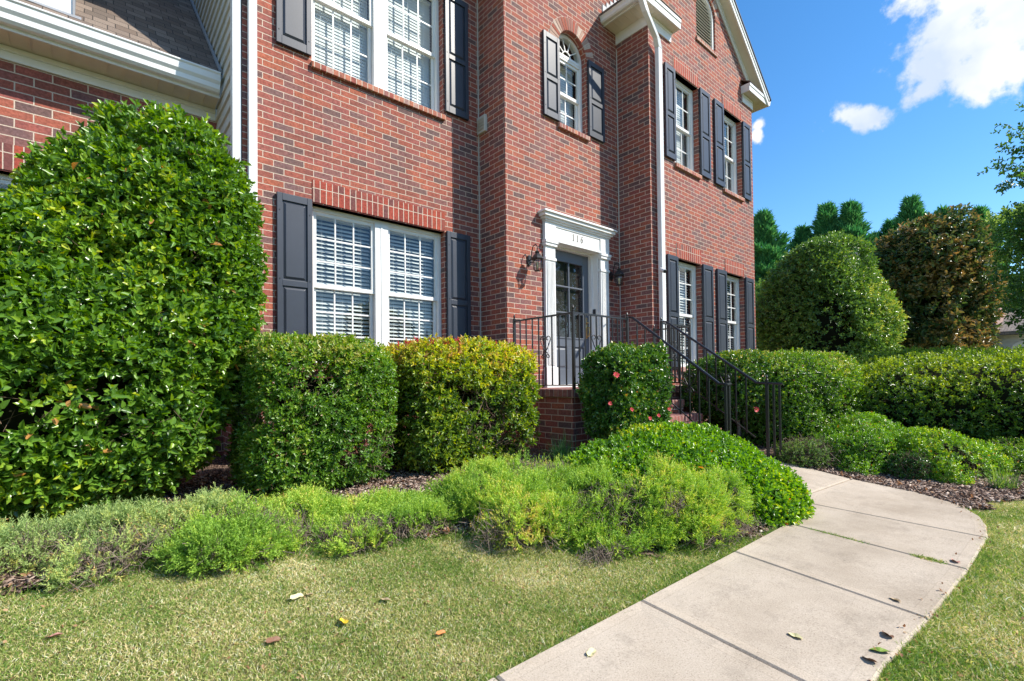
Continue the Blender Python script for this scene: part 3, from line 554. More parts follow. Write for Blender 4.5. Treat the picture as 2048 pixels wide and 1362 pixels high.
def window(x0, x1, z0, z1, Y, units, cols, rt, rb, zmeet, pitch, tilt, room='unlit_dark'):
    yf = Y+.095; fw = .045; mb = MB()
    mb.box(x0,x0+fw,yf,yf+.09,z0,z1).box(x1-fw,x1,yf,yf+.09,z0,z1).box(x0+fw,x1-fw,yf+.001,yf+.089,z1-fw,z1).box(x0+fw,x1-fw,yf-.006,yf+.089,z0,z0+.03)
    spans = [(x0+fw,x1-fw)]
    if units == 2:
        xm = (x0+x1)/2; mw_ = .085; mb.box(xm-mw_,xm+mw_,yf-.010,yf+.088,z0+.03,z1-fw); mb.box(xm-.012,xm+.012,yf-.016,yf-.010,z0+.03,z1-fw); spans = [(x0+fw,xm-mw_),(xm+mw_,x1-fw)]
    w = mb.build('window', 'white_paint', house, bevel=.003)
    for a, b_ in spans:
        up = MB(); sash(up, a, b_, zmeet-.02, z1-fw, yf+.020, cols, rt); up.build('sash', 'white_paint', w, bevel=.0015)
        lo = MB(); sash(lo, a+.004, b_-.004, z0+.03, zmeet+.02, yf+.054, cols, rb); lo.build('sash', 'white_paint', w, bevel=.0015)
        MB().add([(a+.03,yf+.034,zmeet),(b_-.03,yf+.034,zmeet),(b_-.03,yf+.034,z1-fw-.02),(a+.03,yf+.034,z1-fw-.02)], [(0,1,2,3)]).build('pane', 'glass', w)
        MB().add([(a+.03,yf+.068,z0+.06),(b_-.03,yf+.068,z0+.06),(b_-.03,yf+.068,zmeet),(a+.03,yf+.068,zmeet)], [(0,1,2,3)]).build('pane', 'glass', w)
        bl = MB(); blind(bl, a+.012, b_-.012, z0+.04, z1-fw-.01, yf+.14, pitch, tilt); bl.build('blind', 'blind_slat', w)
    r_ = MB(); r_.add([(x0,yf+.60,z0-.1),(x1,yf+.60,z0-.1),(x1,yf+.60,z1+.1),(x0,yf+.60,z1+.1),(x0,yf+.088,z0-.1),(x1,yf+.088,z0-.1),(x1,yf+.088,z1+.1),(x0,yf+.088,z1+.1)], [(0,1,2,3),(0,3,7,4),(1,5,6,2),(3,2,6,7),(0,4,5,1)])
    r_.build('dark_room_box', room, w)  # shallow dark box added behind the glass in place of an unlit room
    return w
window(*A_LOW, YA, 2, 3, 3, 3, 1.065, .046, R(40)); window(*A_UP, YA, 2, 3, 2, 2, 4.33, .040, R(76))
window(*C1L, YC, 1, 3, 3, 3, 1.06, .046, R(42)); window(*C2L, YC, 1, 3, 3, 3, 1.06, .046, R(42))
window(*C1U, YC, 1, 3, 2, 2, 4.29, .040, R(74)); window(*C2U, YC, 1, 3, 2, 2, 4.29, .040, R(74))
window(-2.3,-.42,.1,1.94, YG, 2, 3, 3, 3, 1.0, .046, R(40))
# arched window
def arched_window():
    x0,x1,z0,zs = B_ARCH; c = (x0+x1)/2; Ro = (x1-x0)/2; yf = YB+.095; fw = .045; mb = MB(); zt = zs-.03
    mb.box(x0,x0+fw,yf,yf+.09,z0,zs).box(x1-fw,x1,yf,yf+.09,z0,zs).box(x0+fw,x1-fw,yf-.006,yf+.089,z0,z0+.03)
    n = 20
    for i in range(n):
        a0,a1 = PI*i/n, PI*(i+1)/n; mb.xz([(c+(Ro-fw)*math.cos(a0),zs+(Ro-fw)*math.sin(a0)),(c+Ro*math.cos(a0),zs+Ro*math.sin(a0)),(c+Ro*math.cos(a1),zs+Ro*math.sin(a1)),(c+(Ro-fw)*math.cos(a1),zs+(Ro-fw)*math.sin(a1))], yf, yf+.09)
    mb.box(x0+fw,x1-fw,yf+.002,yf+.08,zt-.055,zt+.03); mb.box(x0+fw,x1-fw,yf-.004,yf+.002,zt-.02,zt-.008)
    w = mb.build('window', 'white_paint', house, bevel=.002)
    f = MB(); r0 = Ro-fw
    for a in (36,72,108,144): f.tube([(c+.085*math.cos(R(a)),yf+.03,zs+.01+.085*math.sin(R(a))),(c+r0*math.cos(R(a)),yf+.03,zs+r0*math.sin(R(a)))], .009, 4)
    f.tube([(c+.09*math.cos(PI*i/10),yf+.03,zs+.0+.09*math.sin(PI*i/10)) for i in range(11)], .010, 4)
    f.build('fan_light', 'white_paint', w)
    zm = 4.27; up = MB(); sash(up, x0+fw, x1-fw, zm-.02, zt-.055, yf+.020, 2, 2); up.build('sash', 'white_paint', w)
    lo = MB(); sash(lo, x0+fw+.004, x1-fw-.004, z0+.03, zm+.02, yf+.054, 2, 2); lo.build('sash', 'white_paint', w)
    MB().add([(x0+.06,yf+.034,zm),(x1-.06,yf+.034,zm),(x1-.06,yf+.034,zt-.06),(x0+.06,yf+.034,zt-.06)], [(0,1,2,3)]).build('pane', 'glass', w)
    MB().add([(x0+.06,yf+.068,z0+.05),(x1-.06,yf+.068,z0+.05),(x1-.06,yf+.068,zm),(x0+.06,yf+.068,zm)], [(0,1,2,3)]).build('pane', 'glass', w)
    g_ = [(c+r0*math.cos(PI*i/14),yf+.04,zs+r0*math.sin(PI*i/14)) for i in range(15)]; MB().add(g_, [tuple(range(15))]).build('pane', 'glass', w)
    bl = MB(); blind(bl, x0+.06, x1-.06, z0+.04, zt-.06, yf+.14, .040, R(74)); bl.build('blind', 'blind_slat', w)
    y2 = yf+.6; MB().add([(x0,y2,z0-.1),(x1,y2,z0-.1),(x1,y2,zs+.4),(x0,y2,zs+.4),(x0,yf+.088,z0-.1),(x1,yf+.088,z0-.1),(x1,yf+.088,zs+.4),(x0,yf+.088,zs+.4)], [(0,1,2,3),(0,3,7,4),(1,5,6,2),(3,2,6,7),(0,4,5,1)]).build('dark_room_box', 'unlit_dark', w)
arched_window()
# arched louvre in the gable
def louvre():
    x0,x1,z0,zs = LOUV; c = (x0+x1)/2; Ro = (x1-x0)/2; y = YC+.03; mb = MB(); fw = .05
    mb.box(x0,x0+fw,y,y+.06,z0,zs).box(x1-fw,x1,y,y+.06,z0,zs).box(x0+fw,x1-fw,y+.001,y+.059,z0,z0+.05)
    for i in range(16):
        a0,a1 = PI*i/16, PI*(i+1)/16; mb.xz([(c+(Ro-fw)*math.cos(a0),zs+(Ro-fw)*math.sin(a0)),(c+Ro*math.cos(a0),zs+Ro*math.sin(a0)),(c+Ro*math.cos(a1),zs+Ro*math.sin(a1)),(c+(Ro-fw)*math.cos(a1),zs+(Ro-fw)*math.sin(a1))], y, y+.06)
    v = mb.build('gable_louvre', 'white_paint', house, bevel=.003); s_ = MB(); z = z0+.06
    while z < zs+Ro-.1:
        h = (Ro-fw) if z < zs else math.sqrt(max(.0,(Ro-fw)**2-(z+.05-zs)**2))
        if h > .05: s_.add([(c-h,y+.01,z),(c+h,y+.01,z),(c+h,y+.06,z+.055),(c-h,y+.06,z+.055),(c-h,y+.018,z-.004),(c+h,y+.018,z-.004),(c+h,y+.068,z+.05),(c-h,y+.068,z+.05)], [(0,1,2,3),(4,7,6,5),(0,4,5,1),(3,2,6,7)])
        z += .055
    s_.build('louvre_slats', 'vinyl', v); MB().add([(x0,y+.08,z0),(x1,y+.08,z0),(x1,y+.08,zs+Ro),(x0,y+.08,zs+Ro)], [(0,1,2,3)]).build('louvre_back', 'unlit_dark', v)
louvre()

# ---- shutters
def shutter(x0, x1, z0, z1, Y):
    y0 = Y-.045; y1 = Y-.006; st = .052; rl = .075; zm = z0+(z1-z0)*.47; mb = MB()
    mb.box(x0+.002,x1-.002,y0+.018,y1,z0+.002,z1-.002); mb.box(x0,x0+st,y0,y1-.002,z0,z1).box(x1-st,x1,y0,y1-.002,z0,z1)
    for a, b_ in ((z0,z0+rl+.015),(zm-.032,zm+.032),(z1-rl,z1)): mb.box(x0+st,x1-st,y0+.001,y1-.003,a,b_)
    for a, b_ in ((z0+rl+.015,zm-.032),(zm+.032,z1-rl)):
        e = .012; k = .024; xa, xb, za, zb = x0+st+e, x1-st-e, a+e, b_-e
        mb.hexa([(xa,y0+.018,za),(xb,y0+.018,za),(xb,y0+.018,zb),(xa,y0+.018,zb)], [(xa+k,y0+.003,za+k),(xb-k,y0+.003,za+k),(xb-k,y0+.003,zb-k),(xa+k,y0+.003,zb-k)])
    s_ = mb.build('shutter', 'shutter_paint', house, bevel=.003)
    for zz in (z0+.14, z1-.18, zm+.04):
        for xx in (x0+.026, x1-.026): MB().xz([(xx+.007*math.cos(i*PI/3),zz+.007*math.sin(i*PI/3)) for i in range(6)], y0-.004, y0+.001).build('screw', 'dark_metal', s_)
for x0, x1, z0, z1, Y in ((1.44,1.795,.20,1.965,YA),(3.525,3.895,.20,1.96,YA),(1.44,1.795,3.535,5.165,YA),(3.525,3.895,3.55,5.16,YA),
    (4.785,5.112,3.715,4.915,YB),(5.762,6.135,3.725,4.90,YB),(6.915,7.228,.16,1.965,YC),(8.055,8.41,.16,1.97,YC),(8.57,8.93,.16,1.965,YC),(9.752,10.10,.16,1.96,YC),
    (6.93,7.228,3.545,5.06,YC),(8.055,8.40,3.54,5.085,YC),(8.58,8.93,3.53,5.09,YC),(9.752,10.075,3.54,5.07,YC)): shutter(x0, x1, z0, z1, Y)

# ---- door and its surround
def door_surround():
    mb = MB(); Y = YB
    for xa, xb in ((4.765,4.965),(5.975,6.175)):
        mb.box(xa,xb,Y-.045,Y+.0,-.135,1.86); mb.box(xa-.012,xb+.012,Y-.062,Y,-.14,.16); mb.box(xa-.010,xb+.010,Y-.060,Y,1.66,1.70); mb.box(xa-.016,xb+.016,Y-.072,Y,1.86,1.90); mb.box(xa-.024,xb+.024,Y-.085,Y,1.90,1.94); mb.box(xa-.008,xb+.008,Y-.055,Y,1.94,2.20)
        nf = 6
        for i in range(nf): xx = xa+.022+(xb-xa-.044)*(i+.5)/nf; mb.box(xx-.0085,xx+.0085,Y-.056,Y-.0451,.19,1.64)
    mb.box(4.973,5.967,Y-.040,Y,1.945,2.20); mb.box(4.973,5.967,Y-.052,Y-.040,2.155,2.20); mb.box(4.973,5.967,Y-.050,Y-.040,1.945,1.965)
    for i, (e, z0, z1) in enumerate(((.02,2.20,2.225),(.045,2.225,2.255),(.075,2.255,2.30),(.10,2.30,2.322),(.085,2.322,2.335))): mb.box(4.765-e,6.175+e,Y-.055-e,Y,z0,z1)
    s_ = mb.build('door_surround', 'white_paint', house, bevel=.003)
    j = MB(); yb = YB+.22; j.box(4.966,4.985,Y+.0,yb,-.12,1.965).box(5.955,5.974,Y+.0,yb,-.12,1.965).box(4.985,5.955,Y+.0,yb,1.945,1.965)
    for xa, xb in ((4.985,5.012),(5.928,5.955)): j.box(xa,xb,Y+.10,yb,-.12,1.944)
    j.box(5.012,5.928,Y+.10,yb,1.915,1.944).box(4.985,5.955,Y+.02,yb+.04,-.14,-.09); j.build('door_jamb', 'white_paint', s_, bevel=.002)
    d = MB(); yd = YB+.165; x0,x1,z0,z1 = 5.014,5.926,-.088,1.913; st = .125
    d.box(x0,x0+st,yd,yd+.045,z0,z1).box(x1-st,x1,yd,yd+.045,z0,z1).box(x0+st,x1-st,yd+.001,yd+.044,z0,z0+.23).box(x0+st,x1-st,yd+.001,yd+.044,z1-.14,z1).box(x0+st,x1-st,yd+.001,yd+.044,.48,.60)
    xm = (x0+x1)/2; d.box(xm-.055,xm+.055,yd+.001,yd+.044,z0+.23,.48); d.box(x0+st,x1-st,yd+.022,yd+.034,z0+.2,.5)
    for a, b_ in ((x0+st,xm-.055),(xm+.055,x1-st)):
        e = .02; k = .03; za, zb = z0+.23+e, .48-e; xa, xb = a+e, b_-e
        d.hexa([(xa,yd+.024,za),(xb,yd+.024,za),(xb,yd+.024,zb),(xa,yd+.024,zb)], [(xa+k,yd+.008,za+k),(xb-k,yd+.008,za+k),(xb-k,yd+.008,zb-k),(xa+k,yd+.008,zb-k)])
    ga, gb, gc, gd = x0+st, x1-st, .60, z1-.14
    d.box(ga,ga+.02,yd-.010,yd+.03,gc,gd).box(gb-.02,gb,yd-.010,yd+.03,gc,gd).box(ga+.02,gb-.02,yd-.009,yd+.03,gc,gc+.02).box(ga+.02,gb-.02,yd-.009,yd+.03,gd-.02,gd)
    d.box(xm-.011,xm+.011,yd-.004,yd+.03,gc,gd)
    for i in (1,2): zz = gc+(gd-gc)*i/3; d.box(ga,gb,yd-.003,yd+.029,zz-.011,zz+.011)
    dr = d.build('door', 'door_paint', house, bevel=.003)
    MB().add([(ga,yd+.012,gc),(gb,yd+.012,gc),(gb,yd+.012,gd),(ga,yd+.012,gd)], [(0,1,2,3)]).build('pane', 'glass', dr)
    MB().add([(ga,yd+.05,gc),(gb,yd+.05,gc),(gb,yd+.05,gd),(ga,yd+.05,gd)], [(0,1,2,3)]).build('dark_door_sheet', 'unlit_dark', dr)  # flat dark sheet behind the pane, standing in for the unlit hall
    h = MB(); hx = x1-.062; h.box(hx-.022,hx+.022,yd-.006,yd+.001,.62,.95); h.lathe([(.028,0),(.030,.01),(.02,.02)], (hx,yd-.022,.86), 12)
    h.tube([(hx,yd-.004,.80),(hx,yd-.05,.79),(hx,yd-.062,.72),(hx,yd-.05,.66),(hx,yd-.004,.64)], .009, 8); h.tube([(hx,yd-.05,.79),(hx+.02,yd-.075,.80)], .006, 6); h.build('handle', 'brass', dr, smooth=True)
    MB().box(5.935,5.952,YB+.045,YB+.09,.98,1.08).build('doorbell', 'plastic_dark', s_, bevel=.004)
    # the number 116 on the frieze board
    nb = MB(); zb = 2.025; yy = YB-.0405; H = .098
    def one(x): nb.box(x-.006,x+.006,yy-.004,yy,zb,zb+H); nb.box(x-.016,x+.016,yy-.0045,yy,zb,zb+.007); nb.xz([(x-.017,zb+H-.018),(x-.006,zb+H),(x-.006,zb+H-.012)], yy-.0042, yy)
    def six(x):
        x += .004
        ring = [(x+.021*math.cos(a), zb+.028+.026*math.sin(a)) for a in np.linspace(0,2*PI,18)]
        pts = [(p[0],yy-.002,p[1]) for p in ring]; nb.tube(pts, .0055, 6)
        nb.tube([(x+.020,yy-.002,zb+H-.006),(x+.004,yy-.002,zb+H-.004),(x-.014,yy-.002,zb+H-.025),(x-.021,yy-.002,zb+.045),(x-.021,yy-.002,zb+.028)], .0055, 6)
    one(5.355); one(5.445); six(5.54); nb.build('house_number', 'number_paint', s_)
door_surround()
dbase = MB().box(4.78,6.16,YB-.058,YB-.001,-.30,-.145); dbase.build('threshold_course', 'brick_sill', house)

# ---- eaves, gable, roofs
def soffit_lines(mb): return mb
zs_ = lambda x: 7.426-.8*abs(x-8.385)
def rake(sgn):
    X = lambda x: 8.385+sgn*(x-8.385); e = 10.64; wh, dk, so, sh = MB(), MB(), MB(), MB()
    def band(mb, y0, y1, d0, d1, xa=8.385, xb=e):
        pts = [(X(xa),zs_(xa)+d0),(X(xb),zs_(xb)+d0),(X(xb),zs_(xb)+d1),(X(xa),zs_(xa)+d1)]
        mb.xz(pts if sgn > 0 else pts[::-1], y0, y1)
    band(so, 4.03, YC+.0, 0, .012); so.build('soffit', 'cream_soffit', house)
    band(wh, 4.004, 4.03, -.012, .15); band(wh, 3.99, 4.004, .085, .165); band(wh, YC-.02, YC-.001, -.14, -.001, 8.385, 10.25); band(wh, YC-.03, YC-.02, -.05, -.001, 8.385, 10.25); wh.build('rake_board', 'white_paint', house, bevel=.002)
    band(dk, 3.975, 4.05, .150, .185, 8.385, e+.05); dk.build('roof_edge', 'shutter_paint', house)
    pts = [(X(8.385),zs_(8.385)+.16),(X(e+.05),zs_(e+.05)+.16),(X(e+.05),zs_(e+.05)+.20),(X(8.385),zs_(8.385)+.20)]
    MB().xz(pts if sgn > 0 else pts[::-1], 4.05, 13).build('roof', 'shingles', house)
rake(1); rake(-1)
def cornice_box(x0, x1, out):   # boxed return at the foot of the gable; out = +1 right end, -1 left end
    y0 = 4.03; z = 5.635; wh = MB()
    wh.box(x0,x1,y0-.0,y0+.02,z,z+.155); wh.box(x0,x1,y0-.012,y0,z+.10,z+.16)
    xi = x0 if out > 0 else x1-.02
    wh.box(xi,xi+.02,y0+.02,YC,z,z+.155); wh.build('cornice_fascia', 'white_paint', house, bevel=.003)
    so = MB(); so.box(x0+(.02 if out > 0 else 0),x1-(.02 if out < 0 else 0),y0+.021,YC,z+.012,z+.02)
    xx = x0+.05
    while xx < x1-.03: so.box(xx,xx+.006,y0+.021,YC,z+.009,z+.012); xx += .10
    so.build('soffit', 'cream_soffit', house)
    a, b_ = (x0-.01,x1) if out > 0 else (x0,x1+.01)
    MB().add([(a,y0-.02,z+.160),(b_,y0-.02,z+.160),(b_,YC,z+.27),(a,YC,z+.27),(a,y0-.02,z+.175),(b_,y0-.02,z+.175),(b_,YC,z+.29),(a,YC,z+.29)], [(3,2,1,0),(4,5,6,7),(0,1,5,4),(1,2,6,5),(2,3,7,6),(3,0,4,7)]).build('cornice_roof', 'shingles', house)
cornice_box(9.77, 10.64, 1); cornice_box(6.21, 7.20, -1)
fr = MB(); fr.box(6.52,7.16,YC-.022,YC-.001,5.478,5.646).box(9.80,10.25,YC-.022,YC-.001,5.478,5.646).box(6.498,6.519,YC-.022,YB,5.478,5.646)
fr.box(6.52,7.17,YC-.034,YC-.022,5.60,5.645).box(9.79,10.25,YC-.034,YC-.022,5.60,5.645); fr.box(10.25,10.27,YC-.022,13,5.478,5.646); fr.build('frieze_board', 'white_paint', house, bevel=.002)
sf = MB(); sf.box(6.21,6.50,4.20,YB,5.647,5.655).box(10.27,10.64,4.20,13,5.647,5.655); yy = 4.25
while yy < YB: sf.box(6.21,6.497,yy,yy+.006,5.643,5.647); yy += .10
sf.build('soffit', 'cream_soffit', house)
MB().box(6.19,6.21,4.03,YB,5.635,5.80).box(10.64,10.66,4.03,13,5.635,5.80).build('fascia', 'white_paint', house)
def gutter_profile(x, s, z): return [(x,z),(x-s*.055,z),(x-s*.075,z+.02),(x-s*.085,z+.06),(x-s*.105,z+.085),(x-s*.11,z+.12),(x-s*.09,z+.12),(x-s*.02,z+.112),(x,z+.12)]
gp = gutter_profile(6.19, 1, 5.655); MB().xz(gp[::-1], 4.02, YB-.002).build('gutter', 'white_gutter', house, bevel=.002)
gp = gutter_profile(10.66, -1, 5.655); MB().xz(gp, 4.02, 13).build('gutter', 'white_gutter', house, bevel=.002)
MB().add([(6.13,3.99,5.80),(8.385,3.99,7.6),(8.385,3.99,7.63),(6.13,3.99,5.83),(6.13,4.05,5.80),(8.385,4.05,7.6),(8.385,4.05,7.63),(6.13,4.05,5.83)], [(0,1,2,3),(4,7,6,5)]).build('drip_edge', 'flash_grey', house)
stp = MB()   # stepped flashing where the low roof meets the tower wall
for i in range(9): x = 6.16+i*.10; z = zs_(x if x > 8.385 else 2*8.385-x)+.20; stp.box(x,x+.11,YB-.014,YB-.002,z-.02,z+.13)
stp.build('step_flashing', 'flash_grey', house)
# second-storey eave over the left window wall, and the roofs above
MB().box(1.06,4.088,YA-.30,YA-.02,5.64,5.655).build('soffit', 'cream_soffit', house); MB().box(1.06,4.088,YA-.32,YA-.30,5.63,5.80).build('fascia', 'white_paint', house)
MB().xz([(1.0,5.80),(4.088,5.80),(4.088,5.84),(1.0,5.84)], YA-.40, YA-.30).build('gutter', 'white_gutter', house)
MB().add([(.9,YA-.4,5.84),(4.09,YA-.4,5.84),(4.09,10.3,10.2),(.9,10.3,10.2),(.9,16,5.84),(4.09,16,5.84)], [(0,1,2,3),(3,2,5,4)]).build('roof', 'shingles', house)
MB().add([(3.8,YB-.3,7.4),(7.9,YB-.3,7.4),(5.85,7.0,9.3),(3.8,12,7.4),(7.9,12,7.4)], [(0,1,2),(0,2,3),(1,4,2)]).build('roof', 'shingles', house)
MB().add([(1.0,16,-1),(10.2,16,-1),(10.2,16,5.9),(1.0,16,5.9),(10.25,13,-1),(10.25,13,5.9),(10.25,16,-1),(10.25,16,5.9)], [(1,0,3,2),(4,6,7,5)]).build('rear_wall', 'brick', house)

# ---- side wall in vinyl siding above the garage roof
sd = MB(); z = 1.43; e = .152
while z < 9.6:
    yb_ = 16 if z > 3.2 else 6.30
    sd.add([(1.050,5.47,z),(1.050,yb_,z),(1.070,yb_,z+e),(1.070,5.47,z+e),(1.078,5.47,z),(1.078,yb_,z)], [(1,0,3,2),(0,1,5,4)]); z += e
sd.build('siding', 'vinyl', house)
MB().add([(1.085,5.38,1.4),(1.085,16,1.4),(1.085,16,9.6),(1.085,5.37,9.6)], [(0,1,2,3)]).build('side_wall', 'vinyl', house)
MB().box(1.045,1.122,5.372,5.47,1.42,9.6).build('corner_trim', 'white_gutter', house, bevel=.002)
# ---- garage wing
gr = MB(); gr.box(-7,1.05,YG-.024,YG-.001,2.955,3.075); gr.box(-7,1.05,YG-.04,YG-.024,3.03,3.075); gr.build('frieze_board', 'white_gutter', house, bevel=.002)
gs = MB(); gs.box(-7,1.04,5.99,YG,3.082,3.09); xx = -3.0
while xx < 1.0: gs.box(xx,xx+.010,5.99,YG-.03,3.074,3.082); xx += .135
gs.build('soffit', 'cream_soffit', house); MB().box(-7,1.04,5.97,5.99,3.07,3.30).build('fascia', 'white_gutter', house)
MB().yz([(y,z) for y,z in ((5.97,3.10),(5.915,3.10),(5.89,3.125),(5.885,3.17),(5.862,3.20),(5.855,3.262),(5.842,3.275),(5.842,3.29),(5.875,3.29),(5.882,3.262),(5.97,3.262))][::-1], -7, 1.03).build('gutter', 'white_gutter', house, bevel=.002)
MB().add([(-7,5.90,3.275),(1.048,5.90,3.275),(1.048,10.6,7.93),(-7,10.6,7.93),(-7,5.90,3.305),(1.048,5.90,3.305),(1.048,10.6,7.96),(-7,10.6,7.96)], [(3,2,1,0),(4,5,6,7),(0,1,5,4),(1,2,6,5)]).build('garage_roof', 'shingles', house)
MB().tube([(1.035,5.90,3.33),(1.035,10.6,7.985)], .018, 4).build('roof_flashing', 'flash_grey', house)
dm = MB(); dm.box(-2.6,-.14,6.06,8.2,3.30,5.9); dmo = dm.build('dormer', 'white_gutter', house)
MB().box(-.139,-.125,6.05,8.2,3.3,5.9).box(-.142,-.125,6.045,6.06,3.3,5.9).build('dormer_trim', 'flash_grey', dmo); MB().box(-2.6,-.10,6.02,6.059,3.42,3.432).box(-.70,-.694,6.054,6.0595,3.45,5.9).build('dormer_flashing', 'flash_grey', dmo)
MB().add([(-2.7,6.0,3.455),(-.08,6.0,3.405),(-.08,6.058,3.462),(-2.7,6.058,3.462)], [(0,1,2,3)]).build('dormer_apron', 'flash_grey', dmo)
# ---- downspouts, vent cover, meter panel
def ds_box(mb, pts, w=.075, d=.055):
    for a, b_ in zip(pts[:-1], pts[1:]):
        a, b_ = Vector(a), Vector(b_); h = [(-w/2,-d/2),(w/2,-d/2),(w/2,d/2),(-w/2,d/2)]
        mb.hexa([(a.x+x,a.y+y,a.z) for x,y in h], [(b_.x+x,b_.y+y,b_.z) for x,y in h])
dsl = MB(); ds_box(dsl, [(1.212,YA-.045,5.45),(1.212,YA-.045,GZ+.15)], .078, .06); ds_box(dsl, [(1.212,YA-.25,5.75),(1.212,YA-.045,5.45)], .078, .06); dsl.build('downspout', 'white_gutter', house, bevel=.006)
dsc = MB(); ds_box(dsc, [(6.685,YC-.075,5.14),(6.685,YC-.075,GZ+.2)], .10, .07); ds_box(dsc, [(6.16,4.06,5.60),(6.26,4.06,5.46),(6.60,4.10,5.24),(6.685,YC-.075,5.14)], .10, .075); ds_box(dsc, [(6.13,4.10,5.70),(6.16,4.06,5.60)], .10, .075); dsc.build('downspout', 'white_gutter', house, bevel=.006)
vc = MB(); vc.box(4.045,4.089,5.17,5.345,3.40,3.63)
for i in range(4): vc.add([(4.025,5.185,3.435+i*.045),(4.025,5.33,3.435+i*.045),(4.047,5.33,3.46+i*.045),(4.047,5.185,3.46+i*.045)], [(0,1,2,3),(3,2,1,0)])
vc.build('vent_cover', 'vent_plastic', house, bevel=.004)
mp_ = MB(); mp_.box(1.06,1.129,5.62,6.28,-.42,.62); mp_.box(1.05,1.06,5.63,6.27,-.40,.60); mp_.build('meter_panel', 'vent_plastic', house, bevel=.006)

# ================================================================== STOOP, RAILINGS, LAMPS
stoop = thing('entry_stoop', 'brick front stoop with brick steps going down to the walkway', 'steps', (5.1,4.0,-.9))
MB().box(3.93,6.42,3.53,YB-.002,-1.0,-.205).build('platform_base', 'brick', stoop)
pf = MB(); pf.box(3.90,4.90,3.50,3.72,-.204,-.12).box(4.90,5.72,3.50,3.72,-.204,-.12).box(5.72,6.45,3.50,3.72,-.204,-.12).box(3.90,4.12,3.721,4.79,-.204,-.12).box(6.23,6.45,3.721,4.19,-.204,-.12); pf.build('edge_course', 'brick_step', stoop, bevel=.005)
MB().box(4.121,6.229,3.721,4.73,-.204,-.124).build('platform_floor', 'brick_step', stoop)
for k in range(4):
    y1 = 3.50-.24*k; y0 = y1-.24; zt = -.285-.165*k
    st_ = MB(); st_.box(4.86,5.74,y0-.012,y1 if k else y1+.02,zt-.08,zt); st_.build('step', 'brick_step', stoop, bevel=.006)
    MB().box(4.88,5.72,y0,y1+.02 if k == 0 else y1-.001,-1.02,zt-.081).build('step_riser', 'brick_c', stoop)

def rail_post(root, x, y, z0, z1, w=.014, plain=False):
    mb = MB(); mb.box(x-w,x+w,y-w,y+w,z0,z1); mb.box(x-w*2,x+w*2,y-w*2,y+w*2,z0,z0+.008)
    if not plain: mb.lathe([(.016,-.004),(.018,.008),(.008,.018),(.012,.030),(.014,.038),(.010,.048),(.003,.066)], (x,y,z1), 8)
    mb.build('post', 'iron', root)
def heart(root, x, y, zt, s, ax):
    """scrolled heart around a baluster; ax 'x' or 'y' = direction the panel runs in"""
    mb = MB(); P = lambda u, z: (x+u, y, z) if ax == 'x' else (x, y+u, z)
    for sg in (-1, 1):
        cu, cz = s*.50, zt-s*.50          # eye of the upper scroll
        pts = [(cu-s*(.10+.38*i/16)*math.cos(-2.2+i/16*5.6), cz+s*(.10+.38*i/16)*math.sin(-2.2+i/16*5.6)) for i in range(17)]
        u1, z1 = pts[-1]
        for i in range(1, 13): k = i/12; pts.append((u1*(1-k)**.8+s*.04*k, z1-(s*1.55)*k))
        mb.tube([P(sg*u, z) for u, z in pts], .0055, 5)
        cu, cz = s*.46, zt-s*2.75
        pts = [(cu-s*(.08+.26*i/14)*math.cos(2.6-i/14*5.2), cz+s*(.08+.26*i/14)*math.sin(2.6-i/14*5.2)) for i in range(15)]
        u1, z1 = pts[-1]
        for i in range(1, 9): k = i/8; pts.append((u1+(s*.05-u1)*k**1.5, z1+(zt-s*2.15-z1)*k))
        mb.tube([P(sg*u, z) for u, z in pts], .005, 5)
    mb.build('scrollwork', 'iron', root, smooth=True)
def bal(root, x, y, z0, z1): MB().box(x-.0065,x+.0065,y-.0065,y+.0065,z0,z1).build('baluster', 'iron', root)
def railing(name, label, seg_h, slope, extra):
    root = thing(name, label, 'railing', (slope[0], slope[1], -.9))
    for (xa,ya,xb,yb,n,hk) in seg_h:
        MB().tube([(xa,ya,.715),(xb,yb,.715)], .014, 4).build('handrail', 'iron', root); MB().tube([(xa,ya,-.075),(xb,yb,-.075)], .008, 4).build('bottom_rail', 'iron', root)
        for i in range(1, n+1):
            t = i/(n+1); x, y = xa+(xb-xa)*t, ya+(yb-ya)*t; bal(root, x, y, -.075, .705)
            if i == hk: heart(root, x, y, .50, .085, 'x' if abs(xb-xa) > abs(yb-ya) else 'y')
    x, y0, z0, y1, z1, n = slope; MB().tube([(x,y0,z0+.005),(x,y0-.05,z0-.005),(x,y1,z1)]+extra, .015, 6).build('handrail', 'iron', root); MB().tube([(x,y0-.03,z0-.62),(x,y1+.02,z1-.62)], .008, 4).build('bottom_rail', 'iron', root)
    for i in range(1, n+1):
        t = i/(n+1); y = y0+(y1-y0)*t; z = z0+(z1-z0)*t; bal(root, x, y, z-.62 if i % 3 else z-.66, z)
        if i == n-2: heart(root, x, y, z-.12, .07, 'y')
    return root
rl = railing('stair_railing', 'black iron railing round the left of the stoop and down the near steps', [(3.95,4.50,3.95,3.53,8,5),(3.95,3.53,4.93,3.53,9,4)], (4.93,3.50,.73,2.40,-.07,9), [(4.93,2.34,-.075),(4.93,2.28,-.075),(4.80,2.26,-.08)])
for a in ((3.95,4.50,-.12,.735),(3.95,3.53,-.16,.735),(4.93,3.53,-.16,.735),(4.93,2.30,-1.0,-.045)): rail_post(rl, *a)
rail_post(rl, 4.80, 2.27, -1.0, -.08, .011, True); rail_post(rl, 4.88, 2.275, -1.0, -.08, .009, True)
rl = railing('stair_railing', 'black iron railing down the far side of the steps, ending by the right hedge', [(5.68,3.53,6.40,3.53,6,3),(6.40,3.53,6.40,4.10,4,0)], (5.68,3.50,.73,2.33,-.07,9), [(5.68,2.06,-.085)])
